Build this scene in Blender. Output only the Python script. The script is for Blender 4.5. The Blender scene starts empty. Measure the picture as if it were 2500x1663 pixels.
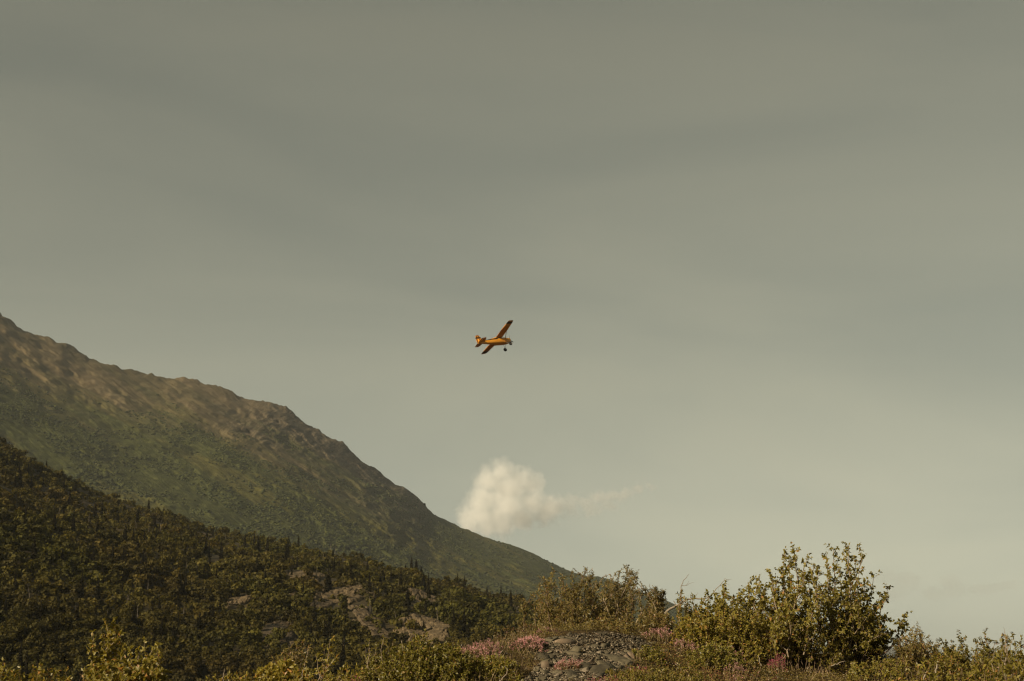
import bpy, bmesh, math, random
import numpy as np
from mathutils import Vector, Matrix

# ------------------------------------------------------------------ camera, sky, sun, exposure
S = bpy.context.scene
COL = S.collection
EYE = np.array([0.0, 0.0, 1.6])
FPX = 3434.0                      # focal length in photo pixels (2500 wide)
PITCH = math.radians(13.4)
cam_d = bpy.data.cameras.new('camera')
cam = bpy.data.objects.new('camera', cam_d); COL.objects.link(cam)
cam.location = EYE; cam.rotation_euler = (math.radians(90) + PITCH, 0, 0)
cam_d.sensor_width = 36; cam_d.lens = FPX * 36 / 2500
cam_d.clip_start = 0.1; cam_d.clip_end = 60000
cam_d.dof.use_dof = True; cam_d.dof.focus_distance = 18.5; cam_d.dof.aperture_fstop = 7.0
S.camera = cam

SUN_DIR = Vector((-0.70, -0.56, 0.42)).normalized()
sun_el = math.asin(SUN_DIR.z); sun_az = math.atan2(SUN_DIR.x, SUN_DIR.y)
sd = bpy.data.lights.new('sun', 'SUN'); sd.energy = 4.6; sd.angle = math.radians(0.6); sd.color = (1.0, 0.83, 0.58)
so = bpy.data.objects.new('sun', sd); COL.objects.link(so)
so.rotation_euler = SUN_DIR.to_track_quat('Z', 'Y').to_euler(); so.location = (-40, -40, 60)

W = bpy.data.worlds.new('World'); S.world = W; W.use_nodes = True
def build_world():
    nt = W.node_tree; N = nt.nodes; L = nt.links; N.clear()
    out = N.new('ShaderNodeOutputWorld'); bg = N.new('ShaderNodeBackground'); bg.inputs['Strength'].default_value = 0.0515
    sky = N.new('ShaderNodeTexSky'); sky.sky_type = 'NISHITA'; sky.sun_disc = False
    sky.sun_elevation = sun_el; sky.sun_rotation = sun_az
    sky.air_density = 1.0; sky.dust_density = 1.0; sky.ozone_density = 1.0
    bw0 = N.new('ShaderNodeRGBToBW'); L.new(sky.outputs[0], bw0.inputs[0])
    # the veil evens out the clear sky's falloff from horizon to zenith
    pw = N.new('ShaderNodeMath'); pw.operation = 'POWER'; pw.inputs[1].default_value = 0.76; L.new(bw0.outputs[0], pw.inputs[0])
    bw = N.new('ShaderNodeMath'); bw.operation = 'MULTIPLY'; bw.inputs[1].default_value = 1.27; L.new(pw.outputs[0], bw.inputs[0])
    # thin veil of high cloud: greys the blue down to a warm sage
    tint = N.new('ShaderNodeMix'); tint.data_type = 'RGBA'; tint.blend_type = 'MULTIPLY'; tint.inputs[0].default_value = 1
    L.new(bw.outputs[0], tint.inputs[6]); hue = N.new('ShaderNodeMix'); hue.data_type = 'RGBA'; hue.inputs[6].default_value = (0.928, 1.0, 0.825, 1); hue.inputs[7].default_value = (0.985, 1.0, 0.775, 1); L.new(hue.outputs[2], tint.inputs[7])
    mix = N.new('ShaderNodeMix'); mix.data_type = 'RGBA'; mix.inputs[0].default_value = 0.93
    warm = N.new('ShaderNodeMix'); warm.data_type = 'RGBA'; warm.blend_type = 'MULTIPLY'; warm.inputs[0].default_value = 1
    L.new(sky.outputs[0], warm.inputs[6]); warm.inputs[7].default_value = (1.3, 1.0, 0.6, 1)
    L.new(warm.outputs[2], mix.inputs[6]); L.new(tint.outputs[2], mix.inputs[7])
    # streaky cirrus: soft horizontal bands seen all round the sky
    tc = N.new('ShaderNodeTexCoord'); mp = N.new('ShaderNodeMapping'); mp.vector_type = 'POINT'
    mp.inputs['Rotation'].default_value = (0, math.radians(-9), 0); mp.inputs['Scale'].default_value = (1.7, 1.7, 8.0)
    mp.inputs['Location'].default_value = (5.5, 2.4, 0.8)
    L.new(tc.outputs['Generated'], mp.inputs[0])
    nz = N.new('ShaderNodeTexNoise'); nz.inputs['Scale'].default_value = 1.15; nz.inputs['Detail'].default_value = 4.5
    nz.inputs['Roughness'].default_value = 0.45; nz.inputs['Distortion'].default_value = 0.5
    L.new(mp.outputs[0], nz.inputs['Vector'])
    mr = N.new('ShaderNodeMapRange'); mr.inputs['From Min'].default_value = 0.33; mr.inputs['From Max'].default_value = 0.68
    mr.inputs['To Min'].default_value = 0.89; mr.inputs['To Max'].default_value = 1.09; mr.interpolation_type = 'SMOOTHSTEP'
    L.new(nz.outputs['Fac'], mr.inputs[0])
    mh = N.new('ShaderNodeMapRange'); mh.inputs['From Min'].default_value = 0.36; mh.inputs['From Max'].default_value = 0.64; L.new(nz.outputs['Fac'], mh.inputs[0]); L.new(mh.outputs[0], hue.inputs[0])
    hs = N.new('ShaderNodeMix'); hs.data_type = 'RGBA'; hs.blend_type = 'MULTIPLY'; hs.inputs[0].default_value = 1
    L.new(mix.outputs[2], hs.inputs[6]); L.new(mr.outputs[0], hs.inputs[7])
    L.new(hs.outputs[2], bg.inputs['Color']); L.new(bg.outputs[0], out.inputs['Surface'])
build_world()

S.view_settings.view_transform = 'Standard'; S.view_settings.look = 'None'
S.view_settings.exposure = 0.70; S.view_settings.gamma = 1.0; S.view_settings.use_curve_mapping = False
S.cycles.use_denoising = True
try: S.cycles.denoiser = 'OPENIMAGEDENOISE'
except Exception: pass
S.cycles.max_bounces = 8; S.cycles.diffuse_bounces = 3; S.cycles.glossy_bounces = 2; S.cycles.transmission_bounces = 4
S.cycles.transparent_max_bounces = 8; S.cycles.volume_bounces = 5
S.cycles.filter_width = 1.2; S.cycles.volume_max_steps = 256; S.cycles.volume_step_rate = 1.0

# ------------------------------------------------------------------ helpers
ct, sn = math.cos(PITCH), math.sin(PITCH)
CX = np.array([1.0, 0, 0]); CY = np.array([0, -sn, ct]); CZ = np.array([0, -ct, -sn])
def ray(u, v):
    return CX * ((u - 1250) / FPX) + CY * ((831.5 - v) / FPX) - CZ
def P(u, v, d):
    r = ray(u, v); return EYE + r * (d / r[1])
def st(u, v):
    r = ray(u, v); return r[0] / r[1], r[2] / r[1]
def smooth(t): t = np.clip(t, 0, 1); return t * t * (3 - 2 * t)

def _h(ix, iy, iz, seed):
    n = (ix * 374761393 + iy * 668265263 + iz * 2147483647 + seed * 1442695041) & 0xFFFFFFFF
    n = ((n ^ (n >> 13)) * 1274126177) & 0xFFFFFFFF
    n = ((n ^ (n >> 16)) * 2246822519) & 0xFFFFFFFF
    return ((n ^ (n >> 15)) & 0xFFFFFF) / float(0xFFFFFF)
def vnoise(x, y, z=None, seed=0):
    x = np.asarray(x, float); y = np.asarray(y, float)
    z = np.zeros_like(x) if z is None else np.asarray(z, float)
    x, y, z = np.broadcast_arrays(x, y, z)
    ix = np.floor(x).astype(np.int64); iy = np.floor(y).astype(np.int64); iz = np.floor(z).astype(np.int64)
    fx = smooth(x - ix); fy = smooth(y - iy); fz = smooth(z - iz)
    def c(a, b, e): return _h(ix + a, iy + b, iz + e, seed)
    def lp(a, b, f): return a + (b - a) * f
    r0 = lp(lp(c(0,0,0), c(1,0,0), fx), lp(c(0,1,0), c(1,1,0), fx), fy)
    r1 = lp(lp(c(0,0,1), c(1,0,1), fx), lp(c(0,1,1), c(1,1,1), fx), fy)
    return lp(r0, r1, fz)
def fbm(x, y, z=None, oct=5, seed=0, gain=0.5, ridged=False):
    a = 1.0; tot = 0; s = 0; f = 1.0
    for o in range(oct):
        n = vnoise(np.asarray(x) * f, np.asarray(y) * f, None if z is None else np.asarray(z) * f, seed + o * 17)
        n = 1 - np.abs(2 * n - 1) if ridged else n
        s = s + n * a; tot += a; a *= gain; f *= 2.03
    return s / tot                      # 0..1

def np_mesh(name, V, F, mat, attrs=None, smooth_shade=False):
    """V (n,3); F (m,3) or (m,4) or list of such; attrs {name: per-vertex float}"""
    me = bpy.data.meshes.new(name)
    V = np.ascontiguousarray(V, np.float32)
    Fs = F if isinstance(F, list) else [F]
    Fs = [np.asarray(f, np.int32) for f in Fs if len(f)]
    loops = np.concatenate([f.ravel() for f in Fs])
    cnt = np.concatenate([np.full(len(f), f.shape[1], np.int32) for f in Fs])
    start = np.concatenate([[0], np.cumsum(cnt)[:-1]]).astype(np.int32)
    me.vertices.add(len(V)); me.vertices.foreach_set('co', V.ravel())
    me.loops.add(len(loops)); me.loops.foreach_set('vertex_index', loops)
    me.polygons.add(len(cnt)); me.polygons.foreach_set('loop_start', start)
    if smooth_shade: me.polygons.foreach_set('use_smooth', np.ones(len(cnt), bool))
    for k, a in (attrs or {}).items():
        at = me.attributes.new(k, 'FLOAT', 'POINT'); at.data.foreach_set('value', np.ascontiguousarray(a, np.float32))
    me.update(calc_edges=True); me.validate()
    if mat: me.materials.append(mat)
    return me
def link(name, me, parent=None, loc=None):
    o = bpy.data.objects.new(name, me); COL.objects.link(o)
    if parent: o.parent = parent
    if loc is not None: o.location = loc
    return o
def tag(o, label=None, cat=None, group=None, kind=None):
    if label: o['label'] = label
    if cat: o['category'] = cat
    if group: o['group'] = group
    if kind: o['kind'] = kind
    return o
def empty(name, loc, label, cat, group=None):
    o = bpy.data.objects.new(name, None); COL.objects.link(o); o.location = loc; o.empty_display_size = 0.1
    return tag(o, label, cat, group)
def copy_tree(o, parent=None):
    c = o.copy(); COL.objects.link(c)
    if parent is not None: c.parent = parent
    for ch in [k for k in KIDS.get(o.name, [])]:
        copy_tree(ch, c)
    return c
KIDS = {}
def kid(parent, o): KIDS.setdefault(parent.name, []).append(o); return o

def tube(pts, rad, n=5):
    """tapered tube round a polyline -> V, F(quads)"""
    pts = np.asarray(pts, float); rad = np.asarray(rad, float); m = len(pts)
    T = np.gradient(pts, axis=0); T /= np.linalg.norm(T, axis=1)[:, None] + 1e-9
    ref = np.array([0.31, 0.93, 0.2]) if abs(T[0] @ np.array([0.31, 0.93, 0.2])) < 0.9 else np.array([1.0, 0, 0])
    A = np.cross(T, ref); A /= np.linalg.norm(A, axis=1)[:, None] + 1e-9
    B = np.cross(T, A)
    an = np.arange(n) * 2 * math.pi / n
    V = pts[:, None, :] + rad[:, None, None] * (np.cos(an)[None, :, None] * A[:, None, :] + np.sin(an)[None, :, None] * B[:, None, :])
    V = V.reshape(-1, 3)
    i, j = np.meshgrid(np.arange(m - 1), np.arange(n), indexing='ij')
    a = i * n + j; b = i * n + (j + 1) % n
    F = np.stack([a, b, b + n, a + n], -1).reshape(-1, 4)
    return V, F
class Acc:
    """collects pieces into one mesh"""
    def __init__(s): s.V = []; s.F = {3: [], 4: []}; s.n = 0; s.A = {}
    def add(s, V, F, **at):
        V = np.asarray(V, float); F = np.asarray(F)
        s.V.append(V); s.F[F.shape[1]].append(F + s.n); s.n += len(V)
        for k, a in at.items(): s.A.setdefault(k, []).append(np.broadcast_to(np.asarray(a, float), (len(V),)))
    def mesh(s, name, mat, off=(0, 0, 0), smooth_shade=False):
        V = np.concatenate(s.V) - np.asarray(off)
        F = [np.concatenate(f) for f in s.F.values() if f]
        return np_mesh(name, V, F, mat, {k: np.concatenate(a) for k, a in s.A.items()}, smooth_shade)

def leaf_arrays(pos, dirs, ups, ln, wd, fold=0.25, simple=False):
    """leaves as folded ovate blades"""
    pos = np.asarray(pos); n = len(pos)
    D = dirs / (np.linalg.norm(dirs, axis=1)[:, None] + 1e-9)
    R = np.cross(D, ups); R /= np.linalg.norm(R, axis=1)[:, None] + 1e-9
    U = np.cross(R, D)
    ln = np.broadcast_to(ln, (n,))[:, None]; wd = np.broadcast_to(wd, (n,))[:, None]
    b = pos; t = pos + D * ln - U * ln * 0.10
    l = pos + D * ln * 0.42 + R * wd * 0.5 + U * wd * fold; r = pos + D * ln * 0.42 - R * wd * 0.5 + U * wd * fold
    if simple:
        V = np.stack([b, r, t, l], 1).reshape(-1, 3)
        k = np.arange(n)[:, None] * 4
        return V, k + np.array([[0, 1, 2, 3]]), 4
    m = pos + D * ln * 0.5
    V = np.stack([b, l, m, r, t], 1).reshape(-1, 3)
    k = np.arange(n)[:, None] * 5
    F = np.concatenate([k + np.array([[0, 2, 1, 1]])[:, :3], k + np.array([[2, 4, 1]]), k + np.array([[0, 3, 2]]), k + np.array([[2, 3, 4]])])
    return V, F, 5

# ------------------------------------------------------------------ materials
def nmat(name):
    m = bpy.data.materials.new(name); m.use_nodes = True; nt = m.node_tree; nt.nodes.clear()
    out = nt.nodes.new('ShaderNodeOutputMaterial'); return m, nt, out
def ramp(nt, stops):
    r = nt.nodes.new('ShaderNodeValToRGB'); e = r.color_ramp.elements
    while len(e) < len(stops): e.new(0.5)
    for k, (p, c) in enumerate(stops): e[k].position = p; e[k].color = (*c, 1)
    return r
def leaf_mat(name, stops, trans=0.32, rough=0.45, spec=0.35, transcol=(1.15, 1.05, 0.5), patch=0):
    m, nt, out = nmat(name); N = nt.nodes; L = nt.links
    at = N.new('ShaderNodeAttribute'); at.attribute_name = 'tint'
    cr = ramp(nt, stops); L.new(at.outputs['Fac'], cr.inputs[0])
    oi = N.new('ShaderNodeObjectInfo')
    hv = N.new('ShaderNodeHueSaturation'); mr = N.new('ShaderNodeMapRange'); mr.inputs['To Min'].default_value = 0.8; mr.inputs['To Max'].default_value = 1.2
    L.new(oi.outputs['Random'], mr.inputs[0]); L.new(mr.outputs[0], hv.inputs['Value']); L.new(cr.outputs[0], hv.inputs['Color'])
    if patch:      # neighbouring stands differ: darker, greener or browner growth
        ge = N.new('ShaderNodeNewGeometry'); pn = N.new('ShaderNodeTexNoise'); pn.inputs['Scale'].default_value = patch; pn.inputs['Detail'].default_value = 3; L.new(ge.outputs['Position'], pn.inputs['Vector'])
        h2 = N.new('ShaderNodeMapRange'); h2.inputs['From Min'].default_value = .3; h2.inputs['From Max'].default_value = .7; h2.inputs['To Min'].default_value = .482; h2.inputs['To Max'].default_value = .522; L.new(pn.outputs['Fac'], h2.inputs[0])
        hx = N.new('ShaderNodeHueSaturation'); L.new(h2.outputs[0], hx.inputs['Hue']); L.new(hv.outputs[0], hx.inputs['Color'])
        pv = N.new('ShaderNodeTexNoise'); pv.inputs['Scale'].default_value = patch * 2.3; pv.inputs['Detail'].default_value = 2; L.new(ge.outputs['Position'], pv.inputs['Vector'])
        v2 = N.new('ShaderNodeMapRange'); v2.inputs['From Min'].default_value = .32; v2.inputs['From Max'].default_value = .68; v2.inputs['To Min'].default_value = .68; v2.inputs['To Max'].default_value = 1.28; L.new(pv.outputs['Fac'], v2.inputs[0]); L.new(v2.outputs[0], hx.inputs['Value'])
        hv = hx
    p = N.new('ShaderNodeBsdfPrincipled'); p.inputs['Roughness'].default_value = rough; p.inputs['Specular IOR Level'].default_value = spec
    L.new(hv.outputs[0], p.inputs['Base Color'])
    tm = N.new('ShaderNodeMix'); tm.data_type = 'RGBA'; tm.blend_type = 'MULTIPLY'; tm.inputs[0].default_value = 1; tm.inputs[7].default_value = (*transcol, 1)
    L.new(hv.outputs[0], tm.inputs[6])
    t = N.new('ShaderNodeBsdfTranslucent'); L.new(tm.outputs[2], t.inputs[0])
    x = N.new('ShaderNodeMixShader'); x.inputs[0].default_value = trans
    L.new(p.outputs[0], x.inputs[1]); L.new(t.outputs[0], x.inputs[2]); L.new(x.outputs[0], out.inputs[0])
    return m
def plain_mat(name, c1, c2, scale=20, rough=0.8, spec=0.2, metal=0, bump=0.0, detail=4):
    m, nt, out = nmat(name); N = nt.nodes; L = nt.links
    tc = N.new('ShaderNodeTexCoord'); nz = N.new('ShaderNodeTexNoise'); nz.inputs['Scale'].default_value = scale; nz.inputs['Detail'].default_value = detail
    L.new(tc.outputs['Object'], nz.inputs[0])
    cr = ramp(nt, [(0.3, c1), (0.7, c2)]); L.new(nz.outputs['Fac'], cr.inputs[0])
    p = N.new('ShaderNodeBsdfPrincipled'); p.inputs['Roughness'].default_value = rough; p.inputs['Specular IOR Level'].default_value = spec; p.inputs['Metallic'].default_value = metal
    L.new(cr.outputs[0], p.inputs['Base Color'])
    if bump:
        b = N.new('ShaderNodeBump'); b.inputs['Strength'].default_value = bump; b.inputs['Distance'].default_value = 0.02
        L.new(nz.outputs['Fac'], b.inputs['Height']); L.new(b.outputs[0], p.inputs['Normal'])
    L.new(p.outputs[0], out.inputs[0]); return m

M = {}
M['poplar'] = leaf_mat('poplar_leaf', [(0.0, (0.0735, 0.0651, 0.0119)), (0.5, (0.1895, 0.1603, 0.0265)), (0.85, (0.2630, 0.2118, 0.0384)), (1.0, (0.3291, 0.1695, 0.0449))], trans=.42)
M['willow'] = leaf_mat('willow_leaf', [(0.0, (0.0663, 0.0517, 0.0157)), (0.5, (0.1386, 0.1111, 0.0303)), (0.8, (0.1881, 0.1419, 0.0375)), (1.0, (0.1772, 0.0924, 0.0351))])
M['low'] = leaf_mat('low_shrub_leaf', [(0.0, (0.0594, 0.0551, 0.0096)), (0.5, (0.1402, 0.1236, 0.0192)), (0.85, (0.2257, 0.1921, 0.0310)), (1.0, (0.2127, 0.1236, 0.0310))])
M['heath'] = leaf_mat('heath_leaf', [(0.0, (0.056, 0.040, 0.016)), (0.35, (0.112, 0.081, 0.025)), (0.7, (0.174, 0.140, 0.031)), (0.9, (0.168, 0.095, 0.036)), (1.0, (0.190, 0.073, 0.039))], trans=0.25)
M['petal'] = leaf_mat('fireweed_petal', [(0.0, (0.36, 0.15, 0.15)), (0.5, (0.50, 0.25, 0.25)), (1.0, (0.60, 0.36, 0.34))], trans=0.3, spec=0.1, transcol=(1, .85, .85))
M['magenta'] = leaf_mat('magenta_petal', [(0.0, (0.19, 0.03, 0.06)), (0.5, (0.30, 0.06, 0.10)), (1.0, (0.38, 0.12, 0.15))], trans=0.3, spec=0.1, transcol=(1, .8, .8))
M['forest'] = leaf_mat('forest_leaf', [(0.0, (0.0263, 0.0217, 0.0060)), (0.5, (0.0601, 0.0510, 0.0105)), (1.0, (0.1048, 0.0827, 0.0165))], trans=0.38, rough=0.7, spec=0.15, patch=.022)
M['spruce'] = leaf_mat('spruce_needle', [(0.0, (0.0102, 0.0093, 0.0043)), (0.5, (0.0230, 0.0198, 0.0074)), (1.0, (0.0409, 0.0315, 0.0105))], trans=0.08, rough=0.8, spec=0.1)
M['mshrub'] = leaf_mat('mountain_shrub_leaf', [(0.0, (0.0193, 0.0246, 0.0084)), (0.5, (0.0340, 0.0400, 0.0120)), (1.0, (0.0580, 0.0594, 0.0144))], trans=0.1, rough=0.8, spec=0.1, patch=.009)
M['bark'] = plain_mat('pale_bark', (0.16, 0.115, 0.075), (0.30, 0.235, 0.165), 30)
M['barkd'] = plain_mat('brown_bark', (0.09, 0.06, 0.04), (0.19, 0.13, 0.085), 30)
M['barkk'] = plain_mat('dark_bark', (0.03, 0.022, 0.014), (0.07, 0.052, 0.035), 4)
M['dead'] = plain_mat('weathered_wood', (0.14, 0.11, 0.08), (0.26, 0.215, 0.16), 40)
M['snag'] = plain_mat('snag_wood', (0.075, 0.06, 0.045), (0.17, 0.14, 0.105), 1.2)
M['straw'] = plain_mat('dry_stalk', (0.15, 0.105, 0.06), (0.28, 0.20, 0.115), 30)

def rock_mat(name, c1, c2, c3, scale, bump=0.6, dist=0.02, lichen=None):
    m, nt, out = nmat(name); N = nt.nodes; L = nt.links
    tc = N.new('ShaderNodeTexCoord'); oi = N.new('ShaderNodeObjectInfo')
    ad = N.new('ShaderNodeVectorMath'); ad.operation = 'ADD'; sc = N.new('ShaderNodeVectorMath'); sc.operation = 'SCALE'; sc.inputs['Scale'].default_value = 37
    cmb = N.new('ShaderNodeCombineXYZ')
    for k in range(3): L.new(oi.outputs['Random'], cmb.inputs[k])
    L.new(cmb.outputs[0], sc.inputs[0]); L.new(tc.outputs['Object'], ad.inputs[0]); L.new(sc.outputs[0], ad.inputs[1])
    nz = N.new('ShaderNodeTexNoise'); nz.inputs['Scale'].default_value = scale; nz.inputs['Detail'].default_value = 7; nz.inputs['Roughness'].default_value = 0.65
    L.new(ad.outputs[0], nz.inputs[0])
    cr = ramp(nt, [(0.28, c1), (0.5, c2), (0.72, c3)]); L.new(nz.outputs['Fac'], cr.inputs[0])
    hv = N.new('ShaderNodeHueSaturation'); mr = N.new('ShaderNodeMapRange'); mr.inputs['To Min'].default_value = 0.55; mr.inputs['To Max'].default_value = 1.3
    L.new(oi.outputs['Random'], mr.inputs[0]); L.new(mr.outputs[0], hv.inputs['Value']); L.new(cr.outputs[0], hv.inputs['Color'])
    p = N.new('ShaderNodeBsdfPrincipled'); p.inputs['Roughness'].default_value = 0.75; p.inputs['Specular IOR Level'].default_value = 0.25
    L.new(hv.outputs[0], p.inputs['Base Color'])
    b = N.new('ShaderNodeBump'); b.inputs['Strength'].default_value = bump; b.inputs['Distance'].default_value = dist
    L.new(nz.outputs['Fac'], b.inputs['Height']); L.new(b.outputs[0], p.inputs['Normal'])
    L.new(p.outputs[0], out.inputs[0]); return m
M['slate'] = rock_mat('slate', (0.040, 0.033, 0.020), (0.090, 0.075, 0.045), (0.150, 0.123, 0.076), 9, 0.6, 0.012)
M['gravel'] = leaf_mat('gravel_stone', [(0.0, (0.035, 0.028, 0.018)), (0.45, (0.095, 0.075, 0.048)), (0.8, (0.15, 0.12, 0.08)), (0.93, (0.30, 0.25, 0.18))], trans=0, rough=.85, spec=.2)
M['palestone'] = rock_mat('pale_stone', (0.10, 0.082, 0.055), (0.16, 0.13, 0.09), (0.24, 0.20, 0.14), 12, 0.5, 0.01)
M['brownstone'] = rock_mat('brown_stone', (0.085, 0.06, 0.04), (0.145, 0.105, 0.068), (0.20, 0.155, 0.10), 12, 0.5, 0.01)
M['outcrop'] = rock_mat('outcrop_rock', (0.014, 0.010, 0.005), (0.090, 0.064, 0.033), (0.150, 0.108, 0.058), 0.55, 1.0, 0.8)

# ------------------------------------------------------------------ terrain: foreground ground and valley
gc = np.array([(-900,1760,14),(-400,1730,14),(0,1700,14.5),(300,1705,15),(600,1705,15),(800,1690,15),(950,1650,15.5),(1080,1612,16),(1200,1582,16.8),
               (1290,1562,17.4),(1350,1551,17.8),(1450,1543,18.2),(1540,1549,18.6),(1640,1570,19.2),(1800,1592,20),(2000,1603,20.6),(2200,1612,20.6),
               (2500,1628,19.5),(2900,1650,18),(3400,1690,17)], float)
_gs = np.array([st(u, v)[0] for u, v, d in gc]); _gt = np.array([st(u, v)[1] for u, v, d in gc]); _gd = gc[:, 2]
VALLEY = -14.0
def smooth_interp(x, xp, fp, w):
    return (np.interp(x - w, xp, fp) + 2 * np.interp(x, xp, fp) + np.interp(x + w, xp, fp)) / 4
def G(x, y, bumps=True):
    x = np.asarray(x, float); y = np.asarray(y, float)
    s = x / np.maximum(y, 4.0)
    dc = smooth_interp(s, _gs, _gd, 0.012); zc = EYE[2] + smooth_interp(s, _gs, _gt, 0.012) * dc
    t = np.clip(y / dc, 0, 1)
    z = zc * np.power(t, 1.7)
    over = np.maximum(y - dc, 0)
    z = z - 0.30 * over * smooth(over / 5.0)
    z = np.maximum(z, VALLEY)
    if bumps:
        k = np.clip(1 - over / 60, 0, 1)
        z = z + k * ((fbm(x * 1.1, y * 1.1, oct=4, seed=3) - 0.5) * 0.16 * smooth(t) + (fbm(x * 5, y * 5, oct=3, seed=9) - 0.5) * 0.05)
        z = z + (1 - k) * (fbm(x / 90, y / 90, oct=3, seed=5) - 0.5) * 2.0
    return z
def on_ground(u, d):
    x = st(u, 1650)[0] * d; return np.array([x, d, float(G(x, d))])
def hit_ground(u, v):
    s, t = st(u, v); ds = np.linspace(7, 21.5, 900); zz = G(s * ds, ds); k = np.where(EYE[2] + t * ds <= zz)[0]
    d = ds[k[0]] if len(k) else 18.0
    return np.array([s * d, d, float(G(s * d, d))])
def axis(fine0, fine1, step, lo, hi, g=1.28):
    a = list(np.arange(fine0, fine1 + 1e-6, step)); s = step; v = fine1
    while v < hi: s *= g; v = min(v + s, hi); a.append(v)
    s = step; v = fine0; b = []
    while v > lo: s *= g; v = max(v - s, lo); b.append(v)
    return np.array(b[::-1] + a)
def grid_faces(nx, ny):
    i, j = np.meshgrid(np.arange(nx - 1), np.arange(ny - 1), indexing='ij'); a = (i * ny + j)
    return np.stack([a, a + ny, a + ny + 1, a + 1], -1).reshape(-1, 4)

def ground_mat():
    m, nt, out = nmat('heath_soil'); N = nt.nodes; L = nt.links
    tc = N.new('ShaderNodeTexCoord'); n1 = N.new('ShaderNodeTexNoise'); n1.inputs['Scale'].default_value = 1.3; n1.inputs['Detail'].default_value = 8
    n2 = N.new('ShaderNodeTexNoise'); n2.inputs['Scale'].default_value = 22; n2.inputs['Detail'].default_value = 5
    L.new(tc.outputs['Object'], n1.inputs[0]); L.new(tc.outputs['Object'], n2.inputs[0])
    c1 = ramp(nt, [(0.35, (0.055, 0.040, 0.016)), (0.5, (0.095, 0.062, 0.030)), (0.62, (0.070, 0.062, 0.018)), (0.75, (0.12, 0.07, 0.04))])
    L.new(n1.outputs['Fac'], c1.inputs[0])
    mx = N.new('ShaderNodeMix'); mx.data_type = 'RGBA'; mx.blend_type = 'MULTIPLY'; mx.inputs[0].default_value = 0.8
    c2 = ramp(nt, [(0.3, (0.45, 0.42, 0.4)), (0.7, (1.3, 1.25, 1.2))]); L.new(n2.outputs['Fac'], c2.inputs[0])
    L.new(c1.outputs[0], mx.inputs[6]); L.new(c2.outputs[0], mx.inputs[7])
    p = N.new('ShaderNodeBsdfPrincipled'); p.inputs['Roughness'].default_value = 0.95; p.inputs['Specular IOR Level'].default_value = 0.1
    L.new(mx.outputs[2], p.inputs['Base Color'])
    b = N.new('ShaderNodeBump'); b.inputs['Distance'].default_value = 0.05; b.inputs['Strength'].default_value = 0.7; L.new(n2.outputs['Fac'], b.inputs['Height']); L.new(b.outputs[0], p.inputs['Normal'])
    L.new(p.outputs[0], out.inputs[0]); return m
xs = axis(-9, 12, 0.12, -9400, 9400); ys = axis(6, 24, 0.12, -1500, 9500)
X, Y = np.meshgrid(xs, ys, indexing='ij')
tag(link('ground', np_mesh('ground', np.stack([X, Y, G(X, Y)], -1).reshape(-1, 3), grid_faces(len(xs), len(ys)), ground_mat(), smooth_shade=True)),
    'brown heath soil rising to a low crest with the valley floor behind', kind='structure')

# ------------------------------------------------------------------ mountain
sk = np.array([(-700,330),(-420,500),(-200,640),(-60,725),(0,718*1.0607),(32,783),(64,801),(106,822),(159,840),(190,862),(217,876),(228,877),(244,878),(297,896),(339,912),(408,925),(418,922),(430,920),(467,926),(509,938),(552,951),(594,973),(620,977),(658,983),(700,1002),(742,1031),
               (785,1058),(838,1087),(870,1114),(912,1143),(955,1174),(986,1188),(1018,1215),(1061,1255),(1114,1281),(1177,1310),(1230,1326),(1273,1340),(1326,1363),(1379,1390),
               (1432,1405),(1474,1411),(1517,1427),(1591,1453),(1644,1472),(1697,1496),(1760,1530),(1850,1580),(2000,1640),(2200,1665)], float)
_ms = np.array([st(u, v)[0] for u, v in sk]); _mt = np.array([st(u, v)[1] for u, v in sk])
s0, s1 = _ms[0], _ms[-1]
def mt_crest(s):
    k = (s - s0) / (s1 - s0)
    return 2500 + 900 * k
NS, NR = 640, 340
sv = np.concatenate([np.linspace(s0, -0.40, 60, endpoint=False), np.linspace(-0.40, 0.14, 500, endpoint=False), np.linspace(0.14, s1, 80)])
kv = np.concatenate([np.linspace(0, 0.15, 20, endpoint=False), np.linspace(0.15, 1.0, 270), np.linspace(1.005, 1.5, 50)])
Sg, Kg = np.meshgrid(sv, kv, indexing='ij'); NS, NR = Sg.shape
Dc = mt_crest(Sg); D0 = Dc * 0.42; Zc = EYE[2] + np.interp(Sg, _ms, _mt) * Dc
Dm = D0 + (Dc - D0) * Kg
zb = VALLEY - 6 + 0 * Zc
kk = np.clip(Kg, 0, 1)
_sd = np.linspace(s0, s1, 1600); _td = np.interp(_sd, _ms, _mt); _w = np.hanning(181); _w /= _w.sum()
_tsm = np.convolve(np.pad(_td, 90, mode='edge'), _w, 'valid')          # the broad lie of the ridge, without its small knobs
Zs = EYE[2] + np.interp(Sg, _sd, _tsm) * Dc
Z = zb + (Zs - zb) * (0.72 * kk + 0.28 * kk ** 1.8) + (Zc - Zs) * kk ** 9
back = np.maximum(Kg - 1, 0)
Z = Z - back * (Dc - D0) * 0.75 - 0
Xm = Sg * Dm; Ym = Dm
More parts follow.
